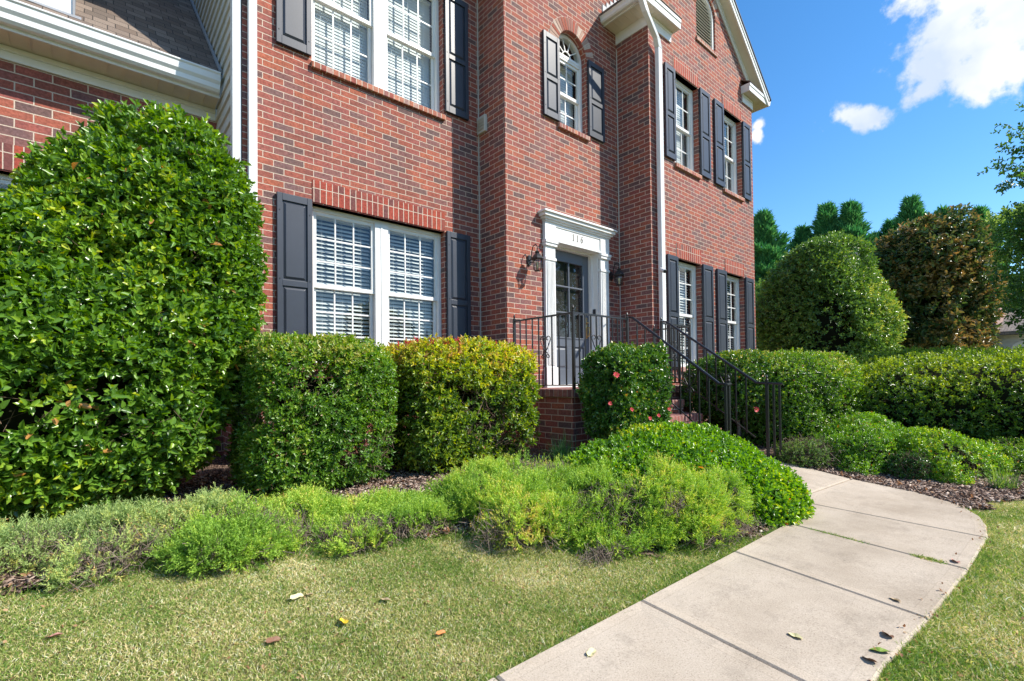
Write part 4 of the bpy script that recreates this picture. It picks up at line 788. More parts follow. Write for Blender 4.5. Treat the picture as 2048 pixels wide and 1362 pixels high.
for a in ((5.68,3.53,-.16,.735),(6.40,3.53,-.16,.735),(6.40,4.10,-.12,.735),(5.68,2.22,-.93,-.045)): rail_post(rl, *a)
rail_post(rl, 5.68, 2.15, -1.0, -.08, .010, True); rail_post(rl, 5.68, 2.09, -1.0, -.08, .010, True)

def lantern(x, z, label):
    root = thing('wall_lantern', label, 'lantern', (x, YB, z), group='carriage lanterns beside the front door'); y = YB-.165
    b_ = MB(); b_.xz([(x+.042*math.cos(i*PI/8), z+.01+.075*math.sin(i*PI/8)) for i in range(16)], YB-.018, YB-.001); b_.build('backplate', 'dark_metal', root, bevel=.003)
    a = MB(); a.tube([(x,YB-.015,z+.0),(x,YB-.05,z+.03),(x,YB-.055,z+.11),(x,YB-.085,z+.185),(x,YB-.135,z+.205),(x,y-.005,z+.17),(x,y,z+.125)], .007, 6); a.tube([(x,YB-.02,z-.02),(x,YB-.08,z-.03),(x,y+.03,z-.0)], .006, 6); a.build('arm', 'dark_metal', root, smooth=True)
    c = MB(); c.lathe([(.082,-.010),(.088,0),(.070,.028),(.040,.062),(.026,.075),(.030,.085),(.034,.095),(.016,.108),(.006,.130)], (x,y,z), 8); c.build('cap', 'dark_metal', root)
    g_ = MB(); g_.lathe([(.066,-.012),(.062,-.06),(.054,-.11),(.046,-.150)], (x,y,z), 16); g_.build('glass_shade', 'glass', root, smooth=True)
    k = MB()
    for i in range(6): an = i*PI/3; k.tube([(x+.068*math.cos(an),y+.068*math.sin(an),z-.010),(x+.050*math.cos(an),y+.050*math.sin(an),z-.150),(x+.030*math.cos(an),y+.030*math.sin(an),z-.165)], .004, 4)
    k.lathe([(.034,-.165),(.036,-.158),(.028,-.150)], (x,y,z), 8); k.build('cage', 'dark_metal', root)
    MB().lathe([(.009,-.14),(.010,-.09),(.013,-.075),(.011,-.06),(.002,-.03)], (x,y,z), 8).build('bulb', 'bulb', root, smooth=True)
lantern(4.49, 1.60, 'black carriage lantern on the sunlit brick to the left of the front door'); lantern(6.28, 1.62, 'black carriage lantern in the shaded brick corner to the right of the front door')
sc_ = thing('security_camera', 'small white security camera bracketed beside the tall white downspout', 'camera', (6.60, YC-.1, 1.60))
MB().tube([(6.63,YC-.10,1.63),(6.56,YC-.16,1.64),(6.50,YC-.20,1.60)], .010, 6).build('bracket', 'plastic_white', sc_, smooth=True)
MB().tube([(6.54,YC-.14,1.645),(6.46,YC-.26,1.585)], .030, 12).build('body', 'plastic_white', sc_, bevel=.004)
MB().tube([(6.462,YC-.257,1.5865),(6.448,YC-.278,1.576)], .024, 12).build('lens', 'plastic_dark', sc_)

# ================================================================== PLANTS
def foliage(root, f, lo, hi, n, thick, L, Wd, m, seed, zmin, c=None, back=.3, gap=None, big=False, cdepth=None, ntw=400, twl=.12, twr=.0022, twm='twig', rbias=None, name='foliage', k=7, T=None, out=.7, up=.35, jit=.7, face_up=None, **kw):
    rng = np.random.default_rng(seed); P, N = scatter(f, lo, hi, n//k, thick, rng, zmin, back, gap, deep=kw.pop('deep', 1.0))
    V, F, J = whorls(P, N, k, L, Wd, T or L*1.1, rng, out, up, jit, big); q = 6 if big else 4
    g0 = rng.random(len(P))*.45+.10+.20*fbm(P, 5.0, seed+5)+.12*fbm(P, 17.0, seed+6)
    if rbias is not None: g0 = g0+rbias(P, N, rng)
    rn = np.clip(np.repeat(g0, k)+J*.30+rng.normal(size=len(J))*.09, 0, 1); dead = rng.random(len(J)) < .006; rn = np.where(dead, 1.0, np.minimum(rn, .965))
    np_mesh(name, V, F, m, root, np.repeat(rn, q))
    if ntw:
        P2, N2 = scatter(f, lo, hi, ntw, thick*1.3, rng, zmin, back, None, deep=.3); V, F = twigs(P2, N2, rng, twl, twr); np_mesh('branches', V, F, twm, root, kind='stuff')
    if c is not None: core('shade_core', f, c, cdepth or thick*1.05, root, zmin=zmin)
def stems(root, specs, m='twig', name='stem'):
    mb = MB()
    for pts, r in specs: mb.tube(pts, r, 6)
    mb.build(name, m, root, smooth=True)

# --- big holly at the left
hol = thing('holly_shrub', 'very large clipped holly with glossy leaves, tallest shrub, at the left end of the house', 'shrub', (.1,4.35,-.83))
fh0 = noisy(smin([se((.44,4.42,.80),(.545,.60,1.12),(2.4,2.4,2.4)), se((.10,4.38,.46),(.58,.66,1.06),(2.2,2.2,2.2)), se((.10,4.26,-.12),(.56,.68,.56)), se((-.50,4.30,.02),(.78,.78,.90),(2.2,2.2,2.2)), se((-1.15,4.30,-.15),(.9,.85,.70),(2.2,2.2,2.2))], .22), .055, 5.0, 11); fh = lambda P: fh0(P)+.035*fbm(P, 15, 12)
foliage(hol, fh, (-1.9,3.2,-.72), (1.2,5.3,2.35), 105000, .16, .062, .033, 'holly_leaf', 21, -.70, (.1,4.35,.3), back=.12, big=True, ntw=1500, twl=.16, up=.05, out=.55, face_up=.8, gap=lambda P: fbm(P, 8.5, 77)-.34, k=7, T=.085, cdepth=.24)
rs = random.Random(5)
stems(hol, [([(.1+rs.uniform(-.2,.2),4.3+rs.uniform(-.2,.2),-.85),(.1+rs.uniform(-.5,.5),4.2+rs.uniform(-.4,.3),-.3),(.0+rs.uniform(-.5,.4),4.3+rs.uniform(-.3,.3),.2)], [.022,.015,.009]) for i in range(12)])

# --- clipped hedges under the window
h1 = thing('boxy_hedge', 'square clipped dark green hedge between the tall holly and the yellow tipped hedge', 'hedge', (1.32,3.95,-.83))
f1_ = noisy(se((1.335,3.95,-.26),(.505,.50,.565),(6,6,6)), .026, 6, 31); f1 = lambda P: f1_(P)+.025*fbm(P, 16, 33)
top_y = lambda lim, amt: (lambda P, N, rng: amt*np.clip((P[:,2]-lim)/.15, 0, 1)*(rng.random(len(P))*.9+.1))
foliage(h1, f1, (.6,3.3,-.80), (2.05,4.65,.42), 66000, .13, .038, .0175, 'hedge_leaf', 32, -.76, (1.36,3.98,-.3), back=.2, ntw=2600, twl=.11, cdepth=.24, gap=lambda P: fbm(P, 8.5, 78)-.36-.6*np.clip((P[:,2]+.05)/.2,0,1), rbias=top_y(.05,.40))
stems(h1, [([(1.3+rs.uniform(-.15,.15),3.95+rs.uniform(-.1,.1),-.86),(1.3+rs.uniform(-.4,.4),3.85+rs.uniform(-.3,.2),-.45),(1.36+rs.uniform(-.38,.38),3.9+rs.uniform(-.3,.3),-.05)], [.016,.011,.006]) for i in range(12)])
h2 = thing('boxy_hedge', 'square clipped hedge with yellow tips, directly left of the stoop railing', 'hedge', (2.68,3.9,-.83))
f2_ = noisy(se((2.70,3.93,-.245),(.685,.51,.555),(6,6,6)), .03, 5, 41); f2 = lambda P: f2_(P)+.03*fbm(P, 14, 43)
foliage(h2, f2, (1.85,3.25,-.80), (3.5,4.6,.42), 40000, .15, .054, .022, 'yellow_leaf', 42, -.74, (2.70,3.95,-.3), back=.2, big=True, ntw=2600, twl=.15, cdepth=.26, gap=lambda P: fbm(P, 8.0, 79)-.34-.6*np.clip((P[:,2]+.05)/.2,0,1), rbias=lambda P, N, rng: -.22+.42*np.clip((P[:,2]+.18)/.35,0,1)+.18*np.clip((P[:,0]-2.9)/.5,0,1)*(P[:,2]>-.35))
stems(h2, [([(2.66+rs.uniform(-.3,.3),3.75+rs.uniform(-.1,.1),-.86),(2.66+rs.uniform(-.55,.55),3.62+rs.uniform(-.15,.2),-.45),(2.66+rs.uniform(-.65,.65),3.55+rs.uniform(-.12,.3),.05)], [.012,.008,.004]) for i in range(26)])
# red new shoots sticking out of the yellow hedge
rng = np.random.default_rng(7); P = np.stack([rng.uniform(2.0,2.9,60), rng.uniform(3.5,3.9,60), rng.uniform(.27,.33,60)], 1); V, F = leaves(np.repeat(P,4,0), np.tile([0,0,1.0],(240,1)), .05, .009, rng, up=1.0, jit=.5); np_mesh('red_shoots', V, F, 'petal', h2, np.full(len(V), .3))

# --- camellia with red flowers
def flower(root, p, s=.035, seed=0):
    rng = np.random.default_rng(seed); n = 8; c = np.array(p); nd = unit((-c*.6+np.array([.3,-.5,.5])*np.linalg.norm(c)*.5)[None])[0]; a = unit(np.cross(nd, [0,0,1])[None])[0]; b = np.cross(nd, a); V = []; F = []
    for i in range(n):
        an = 2*PI*i/n+rng.uniform(-.2,.2); d = a*math.cos(an)+b*math.sin(an); t = np.cross(nd, d); k = len(V); q = s*rng.uniform(.85,1.15)
        V += [c, c+d*q*.5-t*q*.34+nd*q*.25, c+d*q+nd*q*.32, c+d*q*.5+t*q*.34+nd*q*.25]; F.append((k,k+1,k+2,k+3))
    fl = np_mesh('flower', np.array(V), F, 'petal', root, rng.uniform(.0,1,len(V)))
    V2, F2 = leaves(np.repeat((c+nd*.004)[None],26,0), np.tile(nd,(26,1)), s*.42, s*.10, rng, out=1.0, up=0, jit=.8); np_mesh('stamens', V2, F2, 'stamen', fl, None)
cm = thing('camellia_bush', 'dark glossy camellia with red flowers, in front of the left side of the steps', 'shrub', (4.15,3.0,-.85))
fc_ = noisy(se((4.215,3.02,-.18),(.445,.27,.45),(5,5,4.5)), .03, 6, 51); fc = lambda P: fc_(P)+.03*fbm(P, 14, 53)
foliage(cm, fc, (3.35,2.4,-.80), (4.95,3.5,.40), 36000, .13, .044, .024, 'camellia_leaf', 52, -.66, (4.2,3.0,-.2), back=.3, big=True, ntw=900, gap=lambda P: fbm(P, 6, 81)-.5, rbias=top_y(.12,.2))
stems(cm, [([(4.12+rs.uniform(-.08,.08),3.0,-.88),(4.12+rs.uniform(-.25,.25),2.95+rs.uniform(-.1,.1),-.6),(4.2+rs.uniform(-.3,.3),3.0+rs.uniform(-.15,.15),-.3)], [.02,.013,.007]) for i in range(8)])
for i, p in enumerate([(3.72,2.80,.03),(3.68,2.84,-.24),(3.85,2.72,-.30),(4.12,2.70,-.40),(4.27,2.70,-.38),(4.16,2.70,-.50),(4.5,2.72,-.33)]): flower(cm, p, .034 if i == 0 else .022, i)
cm2 = thing('camellia_bush', 'camellia on bare trunks with a red flower, seen through the far railing', 'shrub', (6.35,2.85,-.9))
fc2 = noisy(se((6.42,2.95,-.12),(.60,.55,.40),(3.2,3.2,3.4)), .05, 6, 55)
foliage(cm2, fc2, (5.7,2.3,-.6), (7.1,3.6,.42), 22000, .13, .040, .021, 'camellia_leaf', 56, -.55, (6.42,2.95,-.1), back=.3, big=True, ntw=600, rbias=top_y(.0,.3))
stems(cm2, [([(6.25+.1*i,2.80+.04*i,-.95),(6.22+.14*i,2.78,-.65),(6.1+.24*i,2.76,-.3)], [.030,.024,.014]) for i in range(3)], 'dead_twig', 'trunk')
flower(cm2, (6.02,2.48,-.40), .04, 3)

# --- rounded glossy mound between the path and the steps
mo = thing('laurel_mound', 'low domed bright green shrub bulging over the inner curve of the walkway', 'shrub', (3.7,1.95,-1.0))
fm_ = noisy(smin([se((3.46,2.05,-.90),(.95,.58,.50),(2.2,2.2,2.0)), se((3.80,1.64,-1.0),(.42,.38,.36),(2.2,2.2,2.2)), se((3.0,2.15,-.92),(.66,.44,.34),(2.2,2.2,2.2))], .15), .045, 5, 61); fm = lambda P: fm_(P)+.02*fbm(P, 14, 63)
foliage(mo, fm, (2.1,1.1,-1.06), (4.9,2.85,-.30), 60000, .10, .040, .0215, 'laurel_leaf', 62, -1.03, (3.5,2.0,-.85), back=.2, big=True, ntw=500, up=.5, out=.6, rbias=lambda P, N, rng: .45*(np.hypot(P[:,0]-3.25, P[:,1]-2.2) < .16)*(rng.random(len(P)) < .6))

# --- junipers
def juniper(name, label, f, lo, hi, n, m, seed, zmin, c, Lt=.066, dead=None):
    root = thing('juniper_shrub', label, 'shrub', (c[0],c[1],float(gz(c[1]))), 'low junipers edging the lawn'); rng = np.random.default_rng(seed)
    P, N = scatter(f, lo, hi, n//7, .13, rng, zmin, .35, (lambda P: fbm(P, 9.5, seed+9)-.08), deep=.7)
    dz = np.array([0,0,1.0]); A = unit(N*.6+dz*.65+rng.normal(size=(len(P),3))*.45); cl = np.repeat(np.arange(len(P)), 7); D = unit(A[cl]+rng.normal(size=(len(cl),3))*.34)
    tone = rng.random(len(P))*.50+.20+.28*fbm(P, 5.5, seed+3); P = P[cl]+A[cl]*rng.uniform(0,.03,(len(cl),1)); N = N[cl]; T = rng.uniform(.6,1.35,(len(P),1))*Lt; tone = tone[cl]+rng.normal(size=len(cl))*.05
    k = 13; q = np.linspace(.05,1,k); base = (P[:,None,:]+D[:,None,:]*(T[:,None,:]*q[None,:,None])).reshape(-1,3); DD = np.repeat(D, k, 0)
    S1 = unit(np.cross(DD, rng.normal(size=DD.shape))); nd = unit(DD*.75+S1*.75); Ln = rng.uniform(.009,.017,(len(base),1)); sd_ = unit(np.cross(nd, rng.normal(size=nd.shape)))*.0022
    V = np.stack([base-sd_, base+sd_, base+nd*Ln], 1).reshape(-1,3); F = np.arange(len(V)).reshape(-1,3)
    rn = np.clip(np.repeat(tone, k)+np.tile(q, len(P))*.30-.12+rng.normal(size=len(base))*.06, 0, 1)
    np_mesh('foliage', V, F, m, root, np.repeat(rn, 3))
    P2, N2 = scatter(f, lo, hi, 3800, .15, rng, zmin, .3, None, deep=.2); V, F = twigs(P2, N2, rng, .10, .0019); np_mesh('branches', V, F, 'dead_twig', root, kind='stuff')
    if dead:
        for dc, dr, nn in dead:
            Pd = np.array(dc)+rng.normal(size=(nn,3))*np.array(dr); V, F = twigs(Pd, np.tile([0,-.2,.6],(nn,1)), rng, .09, .0017); np_mesh('bare_branches', V, F, 'dead_twig', root, kind='stuff')
    core('shade_core', f, c, .13, root, zmin=zmin, rmax=1.5)
    return root
def jf(c, r, seed):
    g0 = noisy(se(c, r, (2.2,2.2,2.2)), .085, 6.0, seed); return lambda P: g0(P)+.04*fbm(P, 15, seed+1)
juniper('j', 'grey green juniper at the far left of the row along the lawn edge', jf((-.85,3.25,-.84),(.85,.36,.16),71), (-1.8,2.8,-.86), (.1,3.7,-.50), 16000, 'juniper_blue', 71, -.845, (-.85,3.28,-.82))
juniper('j', 'grey green juniper in front of the tall holly, second in the row along the lawn', jf((.02,3.06,-.83),(.55,.32,.15),72), (-.6,2.6,-.86), (.6,3.4,-.50), 12000, 'juniper_blue', 72, -.85, (.02,3.05,-.80))
juniper('j', 'green juniper with a bare grey patch, in front of the left square hedge', jf((.74,2.88,-.85),(.50,.30,.14),73), (.1,2.5,-.87), (1.3,3.3,-.55), 10500, 'juniper_needle', 73, -.865, (.72,2.9,-.80), dead=[((.66,2.68,-.78),(.08,.06,.03),700),((1.05,2.60,-.84),(.10,.03,.02),350)])
juniper('j', 'small pale juniper at the right end of the row, left of the wide juniper', jf((1.38,2.72,-.88),(.44,.28,.11),74), (.9,2.4,-.90), (1.9,3.1,-.6), 8500, 'juniper_needle', 74, -.885, (1.36,2.75,-.83))
juniper('j', 'wide green juniper with bare brown hollows, between the lawn and the yellow tipped hedge', noisy(smin([se((2.15,2.45,-.90),(.54,.44,.24)), se((2.15,2.15,-.95),(.50,.34,.22)), se((2.75,2.55,-.9),(.5,.35,.26))], .1), .11, 5.5, 75), (1.4,1.7,-.98), (3.3,3.1,-.45), 23000, 'juniper_needle', 75, -.935, (2.15,2.5,-.85), dead=[((1.86,2.12,-.85),(.14,.05,.05),1100),((2.45,2.42,-.66),(.07,.06,.02),500)])
juniper('j', 'tallest bright green juniper, in front of the domed shrub beside the walkway', noisy(smin([se((2.70,1.92,-.97),(.48,.38,.38)), se((2.45,1.95,-.99),(.44,.34,.28)), se((3.02,1.68,-1.0),(.38,.28,.31))], .1), .11, 5.5, 76), (1.85,1.2,-1.04), (3.6,2.6,-.4), 23000, 'juniper_needle', 76, -1.0, (2.68,1.92,-.9), dead=[((2.66,1.58,-.76),(.05,.03,.03),260),((3.12,1.46,-.97),(.14,.05,.03),700),((2.25,1.72,-.96),(.12,.04,.02),500)])

# --- strap-leaved clumps
def straps(root_label, c, n, L, seed, m='liriope_leaf', cat='plant', nm='liriope_clump'):
    root = thing(nm, root_label, cat, c); rng = np.random.default_rng(seed); V = []; F = []; rr = []
    for i in range(n):
        a = rng.uniform(0, 2*PI); sp = rng.uniform(.15,1.0); ll = L*rng.uniform(.7,1.15); b = np.array(c)+np.array([rng.normal()*.04, rng.normal()*.04, 0]); d = np.array([math.cos(a), math.sin(a), 0]); s_ = np.array([-math.sin(a), math.cos(a), 0])*.0045; k = len(V); r_ = rng.random()
        for j in range(5):
            t = j/4; p = b+d*ll*sp*t*.9+np.array([0,0,1])*ll*(t*1.25-sp*1.0*t*t); w = (1-t*.85); V += [p-s_*w, p+s_*w]; rr += [r_, r_]
        for j in range(4): F.append((k+2*j,k+2*j+1,k+2*j+3,k+2*j+2))
    np_mesh('leaves', np.array(V), F, m, root, rr); return root
straps('dark strappy grass clump in shade at the foot of the brick stoop', (3.42,3.22,-.83), 190, .30, 3); straps('small strappy grass clump in the mulch at the right edge', (6.25,.42,-1.07), 90, .26, 4, 'light_leaf')
straps('thin wild grass tuft in the dark mulch under the tall holly', (.60,3.55,-.83), 16, .16, 5, 'light_leaf')

# --- right-hand hedges and low shrubs
r1 = thing('clipped_hedge', 'sunlit rounded green hedge behind the far stair railing, nearer of the two', 'hedge', (7.2,2.6,-.9))
fr1_ = noisy(se((7.22,2.72,-.38),(.92,.80,.66),(5,5,4.5),-.22), .055, 4, 91); fr1 = lambda P: fr1_(P)+.03*fbm(P, 12, 93)
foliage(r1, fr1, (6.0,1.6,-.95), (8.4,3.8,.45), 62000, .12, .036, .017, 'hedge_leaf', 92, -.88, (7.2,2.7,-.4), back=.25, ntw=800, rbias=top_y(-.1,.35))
stems(r1, [([(7.0+.2*i,2.5,-.95),(7.0+.25*i,2.4,-.6)], [.02,.012]) for i in range(3)])
r2 = thing('clipped_hedge', 'long dark sided hedge with bright top, running to the right edge', 'hedge', (9.2,.6,-1.0))
fr2_ = noisy(smin([se((9.3,.30,-.42),(1.35,2.3,.64),(5.0,5.0,3.2),.27), se((10.4,1.3,-.2),(1.4,1.5,.60),(3,3,2.5))], .2), .07, 3.5, 95); fr2 = lambda P: fr2_(P)+.035*fbm(P, 11, 97)
foliage(r2, fr2, (7.2,-2.4,-1.05), (12,3.4,.50), 110000, .13, .042, .021, 'dark_hedge_leaf', 96, -1.0, (9.3,.5,-.4), back=.15, ntw=800, rbias=lambda P, N, rng: .34*np.clip(N[:,2]*1.2,0,1))  # leaf tone rises on upward faces: sunlit top put into the colour
stems(r2, [([(8.6+.5*i,.8,-1.07),(8.6+.5*i,.9,-.5)], [.03,.02]) for i in range(3)])
def low(label, c, r, n, m, seed, L=.030, Wd=.013, gap=.6, **kw):
    root = thing('low_shrub', label, 'shrub', (c[0],c[1],float(gz(c[1])))); f0 = noisy(se(c, r, (2.2,2.2,2.2)), .09, 5, seed); f = lambda P: f0(P)+.04*fbm(P, 14, seed+1)
    foliage(root, f, np.array(c)-np.array(r)*1.15, np.array(c)+np.array(r)*1.15, n, .11, L, Wd, m, seed, float(gz(c[1]))+.01, c, back=.35, ntw=700, twl=.13, up=.6, gap=lambda P: fbm(P, 6, seed+4)-gap, **kw); return root
low('bright green low shrub in the mulch, left of the pair below the dark hedge', (6.75,1.55,-.96), (.90,.50,.42), 30000, 'laurel_leaf', 101)
low('bright yellow green low shrub in the mulch, right of the pair below the dark hedge', (7.05,.98,-1.02), (.95,.50,.38), 30000, 'laurel_leaf', 102, rbias=lambda P, N, rng: .15)
low('small greenish shrub spilling to the right picture edge below the dark hedge', (7.9,.42,-1.05), (.85,.40,.28), 17000, 'hedge_leaf', 103)
low('small dark blue green shrub at the mulch edge in front of the bright shrubs', (6.28,1.10,-1.03), (.24,.20,.22), 7000, 'camellia_leaf', 104, .022, .012)
az = low('sparse half bare azalea with grey twigs beside the foot of the railing', (5.98,1.95,-.93), (.36,.28,.20), 5200, 'light_leaf', 105, .024, .010, gap=-.1)
rng = np.random.default_rng(5); Pz = np.array((6.05,1.90,-.86))+rng.normal(size=(700,3))*np.array((.15,.12,.06)); V, F = twigs(Pz, np.tile([0,-.1,.5],(700,1)), rng, .13, .0026); np_mesh('bare_branches', V, F, 'dead_twig', az, kind='stuff')

# ================================================================== GRASS, MULCH CHIPS, LEAVES
def blades(name, pts, L, w, seed, m='grass_blade', bias=0.0, amp=.24, lean=.85):
    rng = np.random.default_rng(seed); n = len(pts); z = gz(pts[:,1]); P = np.stack([pts[:,0], pts[:,1], z], 1); d = unit(np.stack([rng.normal(size=n)*lean, rng.normal(size=n)*lean, np.ones(n)], 1)); s_ = unit(np.cross(d, rng.normal(size=(n,3))))*w
    LL = (L*rng.uniform(.5,1.3,n))[:,None]; bend = unit(rng.normal(size=(n,3))*[1,1,.1])*LL*.35; mid = P+d*LL*.55; tip = P+d*LL*.95+bend
    V = np.stack([P-s_, P+s_, mid+s_*.8, mid-s_*.8, tip], 1).reshape(-1,3); k = (np.arange(n)*5)[:,None]; F3 = np.concatenate([k+[0,1,2], k+[0,2,3], k+[3,2,4]])
    bias = bias+.0; nz_ = fbm(P, 5.5, 201)*.6+fbm(P, 17, 203)*.55; rn = np.clip(.44+bias+amp*nz_+rng.normal(size=n)*.27, 0, 1); return V, F3, np.repeat(rn, 5)
rng = np.random.default_rng(77)
def sample(n, x0, x1, y0, y1, ok):
    P = np.stack([rng.uniform(x0,x1,n), rng.uniform(y0,y1,n)], 1); return P[ok(P)]
byb1 = lambda x: np.interp(x, [p[0] for p in BED1], [p[1] for p in BED1]); byb2 = lambda x: np.interp(x, [p[0] for p in BED2], [p[1] for p in BED2])
byo = lambda x: np.interp(x, [p[0] for p in OUTER[:9]], [p[1] for p in OUTER[:9]])
okL = lambda P: (P[:,1] > 1.325)&(P[:,1] < byb1(P[:,0])+.05*np.sin(P[:,0]*7)+.03*np.sin(P[:,0]*17+P[:,1]*5)+.01)&(P[:,0] < 4.3)
okR = lambda P: np.where(P[:,0] < 5.3, P[:,1] < byo(P[:,0])-.004, P[:,1] < byb2(P[:,0])+.05*np.sin(P[:,0]*7)+.03)
parts = []
for pts, L, w, b in ((sample(560000,-1.2,3.8,1.3,3.2,okL), .0165, .0012, .06), (sample(400000,1.7,7.2,-.7,.72,okR), .020, .0013, .05), (sample(60000,-6,-1.2,1.3,3.4,okL), .035, .0025, 0), (sample(90000,-2,12,-3,.45,okR), .035, .003, 0)):
    parts.append(blades('g', pts, L, w, len(parts)+9, bias=b))
# greener, longer fringe along the beds and the concrete
xe = rng.uniform(-1.2,3.9,16000); pe = np.stack([xe, byb1(xe)-rng.exponential(.05,16000)+.02], 1); parts.append(blades('g', pe[okL(pe)], .058, .0016, 31, bias=-.26))
xe = rng.uniform(1.5,5.2,9000); pe = np.stack([xe, byo(xe)-rng.exponential(.03,9000)], 1); parts.append(blades('g', pe, .042, .0016, 32, bias=-.12, lean=.9))
xe = rng.uniform(-.5,4.3,8000); pe = np.stack([xe, 1.325+rng.exponential(.03,8000)], 1); parts.append(blades('g', pe, .040, .0016, 33, bias=-.12, lean=.9))
# clover-like weeds in the joint
tj = np.concatenate([rng.beta(2,3,1500)*.42+.14, rng.beta(3,3,600)*.2+.72]); xj = 3.68+(3.53-3.68)*tj; yj = 1.31+(.38-1.31)*tj; pj = np.stack([xj+rng.normal(size=2100)*.010, yj], 1); vj = blades('g', pj, .020, .002, 34, bias=-.16, lean=1.4); vj[0][:,2] += .028; parts.append(vj)
V = []; F = []; rr = []; o_ = 0
for v, f, r_ in parts: V.append(v); F.append(f+o_); rr.append(r_); o_ += len(v)
gr_ = np_mesh('grass', np.concatenate(V), np.concatenate(F), 'grass_blade', None, np.concatenate(rr), 'stuff')
# mulch chips
def chips(n, x0, x1, y0, y1, seed, sz=.0115):
    rng = np.random.default_rng(seed); P = np.stack([rng.uniform(x0,x1,n), rng.uniform(y0,y1,n)], 1); k = np.array([in_bed(x,y) for x, y in P]); P = P[k]; n = len(P); a = rng.uniform(0,2*PI,n); c = np.stack([P[:,0],P[:,1],gz(P[:,1])+.018+rng.uniform(0,.02,n)],1)
    d = np.stack([np.cos(a),np.sin(a),rng.normal(size=n)*.35],1)*(sz*rng.uniform(.5,2.0,n))[:,None]; s_ = np.stack([-np.sin(a),np.cos(a),rng.normal(size=n)*.5],1)*(sz*rng.uniform(.25,.6,n))[:,None]; u = np.array([0,0,.004])
    V = np.stack([c-d-s_,c+d-s_*.7,c+d*.9+s_,c-d+s_*.8,c-d-s_+u,c+d-s_*.7+u,c+d*.9+s_+u,c-d+s_*.8+u],1).reshape(-1,3); k = (np.arange(n)*8)[:,None]
    F = np.concatenate([k+[4,5,6,7],k+[0,1,5,4],k+[1,2,6,5],k+[2,3,7,6],k+[3,0,4,7]]); return V, F, np.repeat(rng.random(n), 8)
cc = [chips(38000,-1.5,3.5,2.0,5.0,1), chips(34000,4.9,8.0,-.4,2.4,2), chips(12000,3.0,5.0,1.35,3.5,3)]; V = []; F = []; rr = []; o_ = 0
for v, f, r_ in cc: V.append(v); F.append(f+o_); rr.append(r_); o_ += len(v)
np_mesh('mulch_chips', np.concatenate(V), np.concatenate(F), 'mulch_chip', None, np.concatenate(rr), 'stuff')
rng = np.random.default_rng(12); PB = np.stack([rng.uniform(-1,8,5200), rng.uniform(.2,5,5200)], 1); PB = PB[np.array([in_bed(x,y) for x,y in PB])]; P3 = np.stack([PB[:,0],PB[:,1],gz(PB[:,1])+.03],1); V, F = leaves(P3, np.tile([0,0,1.0],(len(P3),1)), .04, .018, rng, out=.05, up=0, jit=1.2, big=True); pl = np.concatenate([sample(900,-1.2,3.8,1.3,3.2,okL), sample(500,1.7,7.2,-.7,.72,okR), np.stack([rng.uniform(1.5,5.4,110), rng.normal(size=110)*.045],1)+0]); pl[-110:,1] += byo(pl[-110:,0])
PL = np.stack([pl[:,0],pl[:,1],gz(pl[:,1])+np.where(np.arange(len(pl)) < len(pl)-110,.014,.032)],1); V2, F2 = leaves(PL, np.tile([0,0,1.0],(len(PL),1)), .016, .010, rng, out=.0, up=0, jit=1.0, big=True, fold=.15)
np_mesh('leaf_litter', np.concatenate([V,V2]), np.concatenate([F,F2+len(V)]), 'dead_leaf', None, np.repeat(rng.random(len(P3)+len(PL)),6), 'stuff')

def fallen(label, p, s, m, ang, tilt=.25, lobes=False, dz=-.008):
    n = 14; V = [(0,0,0)]; F = []
    for i in range(n):
        a = 2*PI*i/n; r_ = s*(.5+.10*math.cos(a*2)+(.16*abs(math.sin(a*2.5)) if lobes else 0)); V.append((r_*1.25*math.cos(a), r_*.95*math.sin(a), .004+.22*abs(r_*math.sin(a))+.06*s*math.sin(3*a)))
    F = [(0, 1+i, 1+(i+1)%n) for i in range(n)]; k = len(V); V += [(-s*.6,-.001,.003),(-s*1.05,-.001,.006),(-s*1.05,.001,.006),(-s*.6,.001,.003)]; F.append((k,k+1,k+2,k+3))
    me = bpy.data.meshes.new('fallen_leaf'); me.from_pydata(V, [], F); me.materials.append(MATS[m]); o = bpy.data.objects.new('fallen_leaf', me); COL.objects.link(o); o.location = (p[0], p[1], float(gz(p[1]))+dz+.019); o.rotation_euler = (tilt*.45, tilt*.3, ang)
    tag(o, label, 'leaf', 'leaves fallen on the grass and the walk'); return o
WZ = .012
fallen('pale yellow fallen leaf on the grass, farthest left of the yellow ones', (.665,2.19), .045, 'leaf_cream', .4, .5); fallen('small brown leaf touching the pale yellow leaf on the lawn', (.715,2.18), .028, 'leaf_tan', 2.2, .4)
fallen('bright yellow fallen leaf in the middle of the left lawn', (.765,1.93), .045, 'leaf_yellow', 1.2, .7); fallen('curled brown leaf on the lawn, nearer than the bright yellow one', (.51,1.96), .038, 'leaf_brown', .2, .7)
fallen('pinkish brown leaf near the juniper shadow at the left side of the lawn', (-.1,2.38), .038, 'leaf_pink', 2.6, .4); fallen('orange leaf at the bottom left of the lawn', (.03,1.95), .040, 'leaf_orange', .9, .5)
fallen('faded tan leaf on the lawn close to the row of junipers', (.97,1.98), .035, 'leaf_tan', 1.9, .3); fallen('reddish brown leaf on the lawn between the bright yellow leaf and the walk', (1.05,1.66), .030, 'leaf_orange', .1, .5)
fallen('cream leaf lying flat on the concrete, nearest to the camera', (1.42,1.20), .040, 'leaf_cream', .3, .15, dz=WZ); fallen('narrow tan leaf on the concrete near the right edge', (2.12,.74), .040, 'leaf_cream', 1.3, .15, dz=WZ)
fallen('dark curled leaf at the right edge of the concrete', (2.40,.50), .045, 'leaf_brown', .5, .8, dz=WZ); fallen('green leaf at the right edge of the walk near the bottom of the picture', (2.24,.49), .045, 'leaf_green', 2.0, .3, dz=WZ)
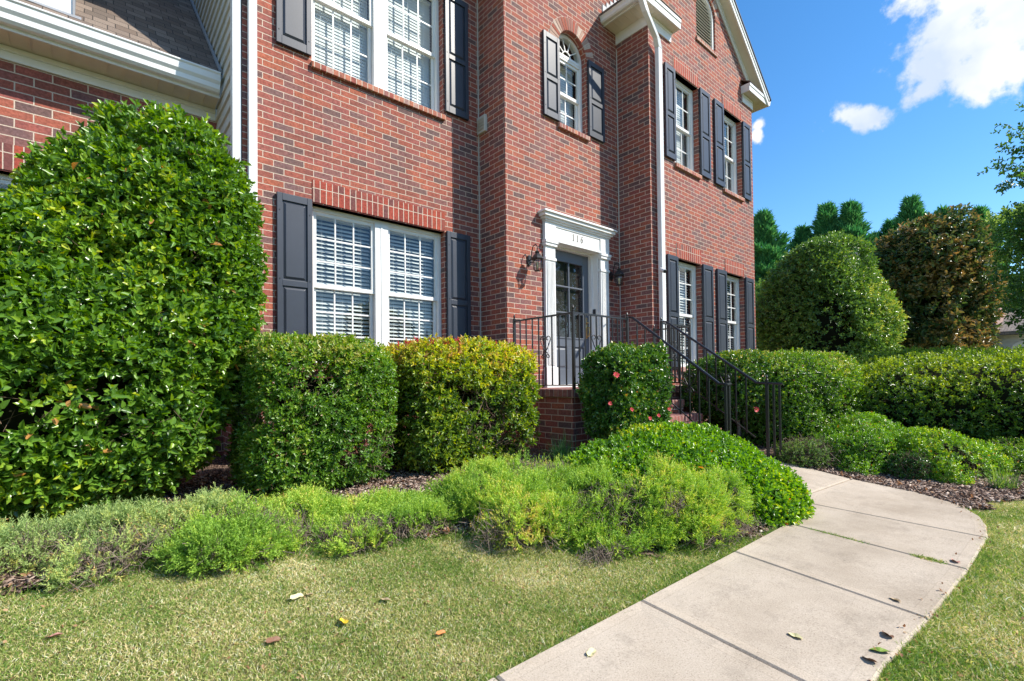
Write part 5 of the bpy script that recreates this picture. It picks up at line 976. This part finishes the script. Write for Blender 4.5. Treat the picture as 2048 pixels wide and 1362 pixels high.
fallen('dark brown leaf at the bottom right edge of the walk', (2.14,.50), .040, 'leaf_brown', 1.0, .9, dz=WZ); fallen('small red leaf at the far right rim of the walk', (3.62,.44), .045, 'leaf_pink', .3, .5, dz=WZ); fallen('brown leaf on the walk beside the second joint on the right', (2.80,.55), .035, 'leaf_tan', .9, .3, dz=WZ)

# ================================================================== BACKGROUND
def tree(label, cat, base, crown, m, L, Wd, n, seed, thick=.6, trunk=.12, name='tree', amp=.18, s=1.6, gapt=.35, big=True, limbs=7, mbark='bark', rbias=None, back=.25, cd=None, group=None, **kw):
    root = thing(name, label, cat, base, group); f = noisy(smin([se(*c) for c in crown], .3), amp, s, seed); lo = np.min([np.array(c[0])-np.array(c[1])*1.2 for c in crown], 0); hi = np.max([np.array(c[0])+np.array(c[1])*1.2 for c in crown], 0)
    rng = np.random.default_rng(seed); P, N = scatter(f, lo, hi, n, thick, rng, base[2]+.3, back, (lambda P: fbm(P, s*1.8, seed+2)-gapt), deep=.6)
    V, F, J = whorls(P[::6], N[::6], 6, L, Wd, L*1.2, rng, kw.get('out',.7), kw.get('up',.3), .9, big); P = P[::6]; N = N[::6]; rn = rng.random(len(P))*.5+.12+.22*fbm(P, 2.2, seed+7)
    if rbias is not None: rn = rn+rbias(P, N, rng)
    rn = np.clip(np.repeat(rn, 6)+J*.25+rng.normal(size=len(J))*.08, 0, 1); np_mesh('crown', V, F, m, root, np.repeat(rn, 6 if big else 4)); ct = np.mean([c[0] for c in crown], 0); rs = random.Random(seed); mb = MB(); top = max(c[0][2]+c[1][2]*.6 for c in crown)
    mb.tube([base,(base[0]+(ct[0]-base[0])*.3,base[1]+(ct[1]-base[1])*.3,base[2]+(top-base[2])*.35),(ct[0],ct[1],top)], [trunk,trunk*.7,trunk*.15], 8)
    for i in range(limbs):
        c = crown[i % len(crown)]; z0 = base[2]+(top-base[2])*rs.uniform(.25,.7); a = rs.uniform(0,2*PI); k = (z0-base[2])/(top-base[2]); p0 = (base[0]+(ct[0]-base[0])*k, base[1]+(ct[1]-base[1])*k, z0)
        p1 = (c[0][0]+c[1][0]*.75*math.cos(a), c[0][1]+c[1][1]*.75*math.sin(a), c[0][2]+c[1][2]*rs.uniform(-.3,.6)); mid = tuple((p0[j]+p1[j])/2+(.12 if j == 2 else 0) for j in range(3)); mb.tube([p0,mid,p1], [trunk*.4,trunk*.25,trunk*.08], 5)
    mb.build('trunk', mbark, root, smooth=True)
    if cd: core('shade_core', f, cd[0], cd[1], root, zmin=base[2]+.2, rmax=5)
    return root
tree('tall rounded glossy holly tree in front of the neighbour\'s house, right of the brick corner', 'tree', (14.6,4.15,-1.07), [((14.7,4.27,1.55),(1.6,1.50,2.05),(2.1,2.1,2.1)), ((14.6,4.2,.3),(1.4,1.30,1.4),(2.2,2.2,2.2))], 'grey_holly_leaf', .090, .045, 60000, 301, thick=.40, trunk=.10, amp=.22, s=2.2, gapt=.35, cd=((14.6,4.15,1.2),.40), up=.1, rbias=lambda P, N, rng: .22*np.clip(N@np.array([.4,-.75,.5]),0,1))  # leaves tinted lighter on the sunward side, sunlight put into the colour
tree('bronze and green magnolia tree right of the rounded holly tree', 'tree', (18.2,2.35,-1.07), [((18.2,2.80,2.2),(1.6,1.45,1.95),(2.,2.,2.)), ((18.0,3.5,2.7),(1.0,.85,1.2),(2.,2.,2.)), ((18.3,2.45,3.6),(.9,.75,.85),(2.,2.,2.)), ((18.2,2.7,.6),(1.4,1.30,1.2),(2,2,2))], 'magnolia_leaf', .16, .075, 34000, 302, thick=.85, trunk=.11, amp=.30, s=1.9, gapt=.25, up=.5, cd=((18.2,2.6,1.9),1.0))
def cypress(label, x, y, h, r, seed):
    root = thing('cypress_tree', label, 'tree', (x,y,-1.1), 'evergreens behind the houses'); rng = np.random.default_rng(seed); n = 26000; t = rng.power(1.4, n); zz = (1-t)*h*.97; a = rng.uniform(0,2*PI,n); lob = 1+.30*np.sin(a*3+zz*2.2+seed)+.16*np.sin(a*5-zz*3.7)
    rad = r*(t**.75)*lob*np.sqrt(rng.uniform(.30,1,n))*(.78+.34*np.sin(zz*5.0+a*3+seed)+.22*np.sin(zz*9+a*5)); P = np.stack([x+rad*np.cos(a), y+rad*np.sin(a), -1.1+zz+h*.03], 1); k = (P[:,0] < x+r*.35); P = P[k]; a = a[k]; N = np.stack([np.cos(a),np.sin(a),np.full(len(a),.5)],1)
    V, F = leaves(P, unit(N), .50, .10, rng, out=.85, up=.45, jit=.45); rn = np.clip(rng.random(len(P))*.8+.1,0,1); np_mesh('crown', V, F, 'cypress_leaf', root, np.repeat(rn,4)); MB().tube([(x,y,-1.2),(x,y,h*.9)], [.2,.04], 7).build('trunk', 'bark', root)
for i, (x, y, h, r_, lb) in enumerate([(33,12.9,11.6,3.0,'dark evergreen nearest to the brick corner, left of the holly tree'),(36,11.6,10.9,2.3,'pointed evergreen top just behind the left shoulder of the holly tree'),(36,10.2,12.0,2.7,'tallest evergreen spire rising behind the middle of the holly tree'),(36,8.9,11.8,2.6,'evergreen spire behind the right shoulder of the holly tree'),(38,8.1,10.0,2.4,'short evergreen in the gap between holly tree and magnolia'),(38,7.2,10.6,2.3,'second short evergreen in the gap, nearer the magnolia'),(36,5.9,11.2,2.1,'evergreen spire poking up behind the left side of the magnolia'),(34,14.2,10.3,1.9,'evergreen mostly hidden behind the brick corner of the house'),(40,5.0,11.2,1.9,'evergreen hidden behind the magnolia crown'),(40,3.4,10.8,1.9,'evergreen whose tip shows right of the magnolia')]): cypress(lb, x, y, h, r_, 400+i)
tree('leafy green tree against the sky at the right edge, behind the magnolia', 'tree', (24,.2,-1.07), [((24,.7,4.0),(2.0,1.5,1.7)), ((23.6,-1.0,3.3),(2.0,1.5,2.2)), ((24,1.6,3.9),(1.0,.7,.9))], 'light_leaf', .17, .085, 20000, 303, thick=.8, amp=.3, s=1.2, gapt=.1, trunk=.16, rbias=lambda P, N, rng: .2*np.clip(N[:,2],0,1))  # crown coloured paler where it faces up, as if lit from above
tree('dark leafed tree leaning in from beyond the right edge, its branches against the sky', 'tree', (13.2,-1.6,-1.07), [((13.2,-1.0,3.1),(1.5,1.45,1.9),(2,2,2)), ((13.0,.22,3.75),(.8,.62,.45),(2,2,2)), ((13.1,.30,1.5),(1.0,.72,.9),(2,2,2)), ((13.2,.25,2.6),(.8,.60,.6),(2,2,2)), ((13,-.0,4.5),(.8,.80,.55),(2,2,2))], 'tree_leaf', .085, .042, 30000, 304, thick=.7, amp=.28, s=2.2, gapt=-.05, trunk=.12, up=-.1, limbs=14)
tree('small grey green shrub before the white garage at the right edge', 'shrub', (15.0,.35,-1.07), [((15.0,.35,-.15),(.8,.70,.75),(2.2,2.2,2.2))], 'grey_holly_leaf', .055, .028, 9000, 305, thick=.3, amp=.10, s=3, gapt=.4, trunk=.03, name='small_shrub', cd=((15,.35,-.1),.3))
tree('light green bush behind the top of the holly tree beside the brick corner', 'shrub', (27,10.9,-1.07), [((27,10.9,2.4),(1.3,1.2,2.6),(2.2,2.2,2.2))], 'light_leaf', .14, .07, 7000, 306, thick=.5, amp=.2, gapt=.3, trunk=.1)

def nbox(mb, x0, x1, y0, y1, z0, z1): mb.box(x0,x1,y0,y1,z0,z1)
n1 = thing('neighbour_house', 'cream house with a grey hipped roof, mostly hidden behind the holly tree', 'house', (31,9.5,-1.1))
MB().box(27.5,36,3.6,11.35,-1.1,3.7).build('wall', 'far_stucco', n1); MB().box(27.1,36.4,3.2,11.75,3.7,3.95).build('fascia', 'far_white', n1)
MB().add([(27.0,3.1,3.96),(36.5,3.1,3.96),(36.5,11.85,3.96),(27.0,11.85,3.96),(30.5,7.4,6.6),(33,7.4,6.6)], [(1,0,4,5),(0,3,4),(3,2,5,4),(2,1,5),(0,1,2,3)]).build('roof', 'shingles_grey', n1)
for i, y in enumerate((5.2,7.3,9.6)):
    w = MB().box(27.44,27.5,y-.5,y+.5,.6,2.2).build('window', 'far_white', n1); MB().box(27.42,27.439,y-.42,y+.42,.68,2.12).build('pane', 'far_glass', w)
n2 = thing('neighbour_house', 'pinkish brick gabled house with a white sided wing, behind the right edge trees', 'house', (33,0,-1.1))
MB().add([(30,2.1,-1.1),(38,2.1,-1.1),(38,6.6,-1.1),(30,6.6,-1.1),(30,2.1,4.0),(38,2.1,4.0),(38,6.6,4.0),(30,6.6,4.0),(30,4.35,6.2),(38,4.35,6.2)], [(3,0,4,8,7),(0,1,5,4),(1,2,6,9,5),(2,3,7,6)]).build('wall', 'far_brick', n2)
MB().add([(29.6,1.7,3.6),(38.4,1.7,3.6),(38.4,4.35,6.25),(29.6,4.35,6.25),(29.6,7.0,3.6),(38.4,7.0,3.6),(29.6,1.7,3.75),(38.4,1.7,3.75),(38.4,4.35,6.40),(29.6,4.35,6.40),(29.6,7.0,3.75),(38.4,7.0,3.75)], [(6,7,8,9),(9,8,11,10),(0,3,2,1),(3,4,5,2),(0,6,9,3),(3,9,10,4)]).build('roof', 'shingles_grey', n2)
MB().add([(29.58,1.68,3.58),(29.58,4.35,6.23),(29.58,7.02,3.58),(29.58,7.02,3.74),(29.58,4.35,6.41),(29.58,1.68,3.74)], [(0,1,4,5),(1,2,3,4)]).build('rake_board', 'far_white', n2)
for y, z in ((2.9,1.6),(4.4,1.6),(5.8,1.6),(2.9,-.8),(5.6,-.8)):
    w = MB().box(29.93,29.999,y-.42,y+.42,z,z+1.5).build('window', 'far_white', n2); MB().box(29.91,29.929,y-.34,y+.34,z+.08,z+1.42).build('pane', 'far_glass', w); MB().box(29.93,29.998,y-.75,y-.45,z,z+1.5).build('shutter', 'far_shutter', n2); MB().box(29.93,29.998,y+.45,y+.75,z,z+1.5).build('shutter', 'far_shutter', n2)
MB().box(30.6,38,-4.5,2.09,-1.1,1.75).build('garage_wing', 'far_white', n2); sdl = MB()
for i in range(16): sdl.box(30.585,30.599,-4.5,2.09,-1.0+i*.17,-.985+i*.17)
sdl.build('siding_lines', 'vinyl', n2); MB().add([(30.2,-4.9,1.70),(38,-4.9,1.70),(38,2.09,1.70),(30.2,2.09,1.70),(30.2,-4.9,1.85),(38,-4.9,3.6),(38,2.09,3.6),(30.2,2.09,1.85)], [(0,3,2,1),(4,5,6,7),(0,4,7,3),(0,1,5,4)]).build('wing_roof', 'shingles_grey', n2)
aw = MB(); cy_, cz_ = 1.30, 1.0; aw.yz([(cy_-.42,.55),(cy_+.42,.55)]+[(cy_+.42*math.cos(a), cz_+.42*math.sin(a)) for a in np.linspace(0,PI,14)], 30.54, 30.584); awo = aw.build('arched_window', 'white_paint', n2)
for yy, w_ in ((cy_-.26,.2),(cy_,.2),(cy_+.26,.2)):
    for zz in (.62,.84): MB().box(30.53,30.539,yy-.10,yy+.10,zz,zz+.18).build('pane', 'far_glass', awo)
# low white fence before the neighbour's house
fn = thing('picket_fence', 'short run of white pickets below the pinkish brick house', 'fence', (27.5,2.2,-1.1))
for i in range(14): MB().box(27.5,27.54,1.5+i*.13,1.57+i*.13,-1.1,.05+.03*(i%2)).build('picket', 'far_white', fn)
MB().box(27.54,27.57,1.45,3.3,-.2,-.12).build('fence_rail', 'far_white', fn)
# trees across the street behind the viewer: they show in the door and window glass
for i, (x, y, h, lb) in enumerate([(-6,-24,6,'broad green tree across the street behind the viewer, left'),(1.5,-27,6.5,'tall green tree across the street behind the viewer, middle'),(9,-30,6,'green tree across the street behind the viewer, right of middle'),(18,-27,6.5,'green tree across the street behind the viewer, right'),(-16,-22,6.5,'green tree across the street behind the viewer, far left')]):
    tree(lb, 'tree', (x,y,-1.1), [((x,y,h*.5),(2.6,2.6,h*.42)), ((x+1.5,y,h*.35),(2.0,2.0,h*.28))], 'tree_leaf', .5, .28, 3500, 500+i, thick=1.0, amp=.4, s=.9, gapt=.3, trunk=.2, back=1.0, group='trees across the street')
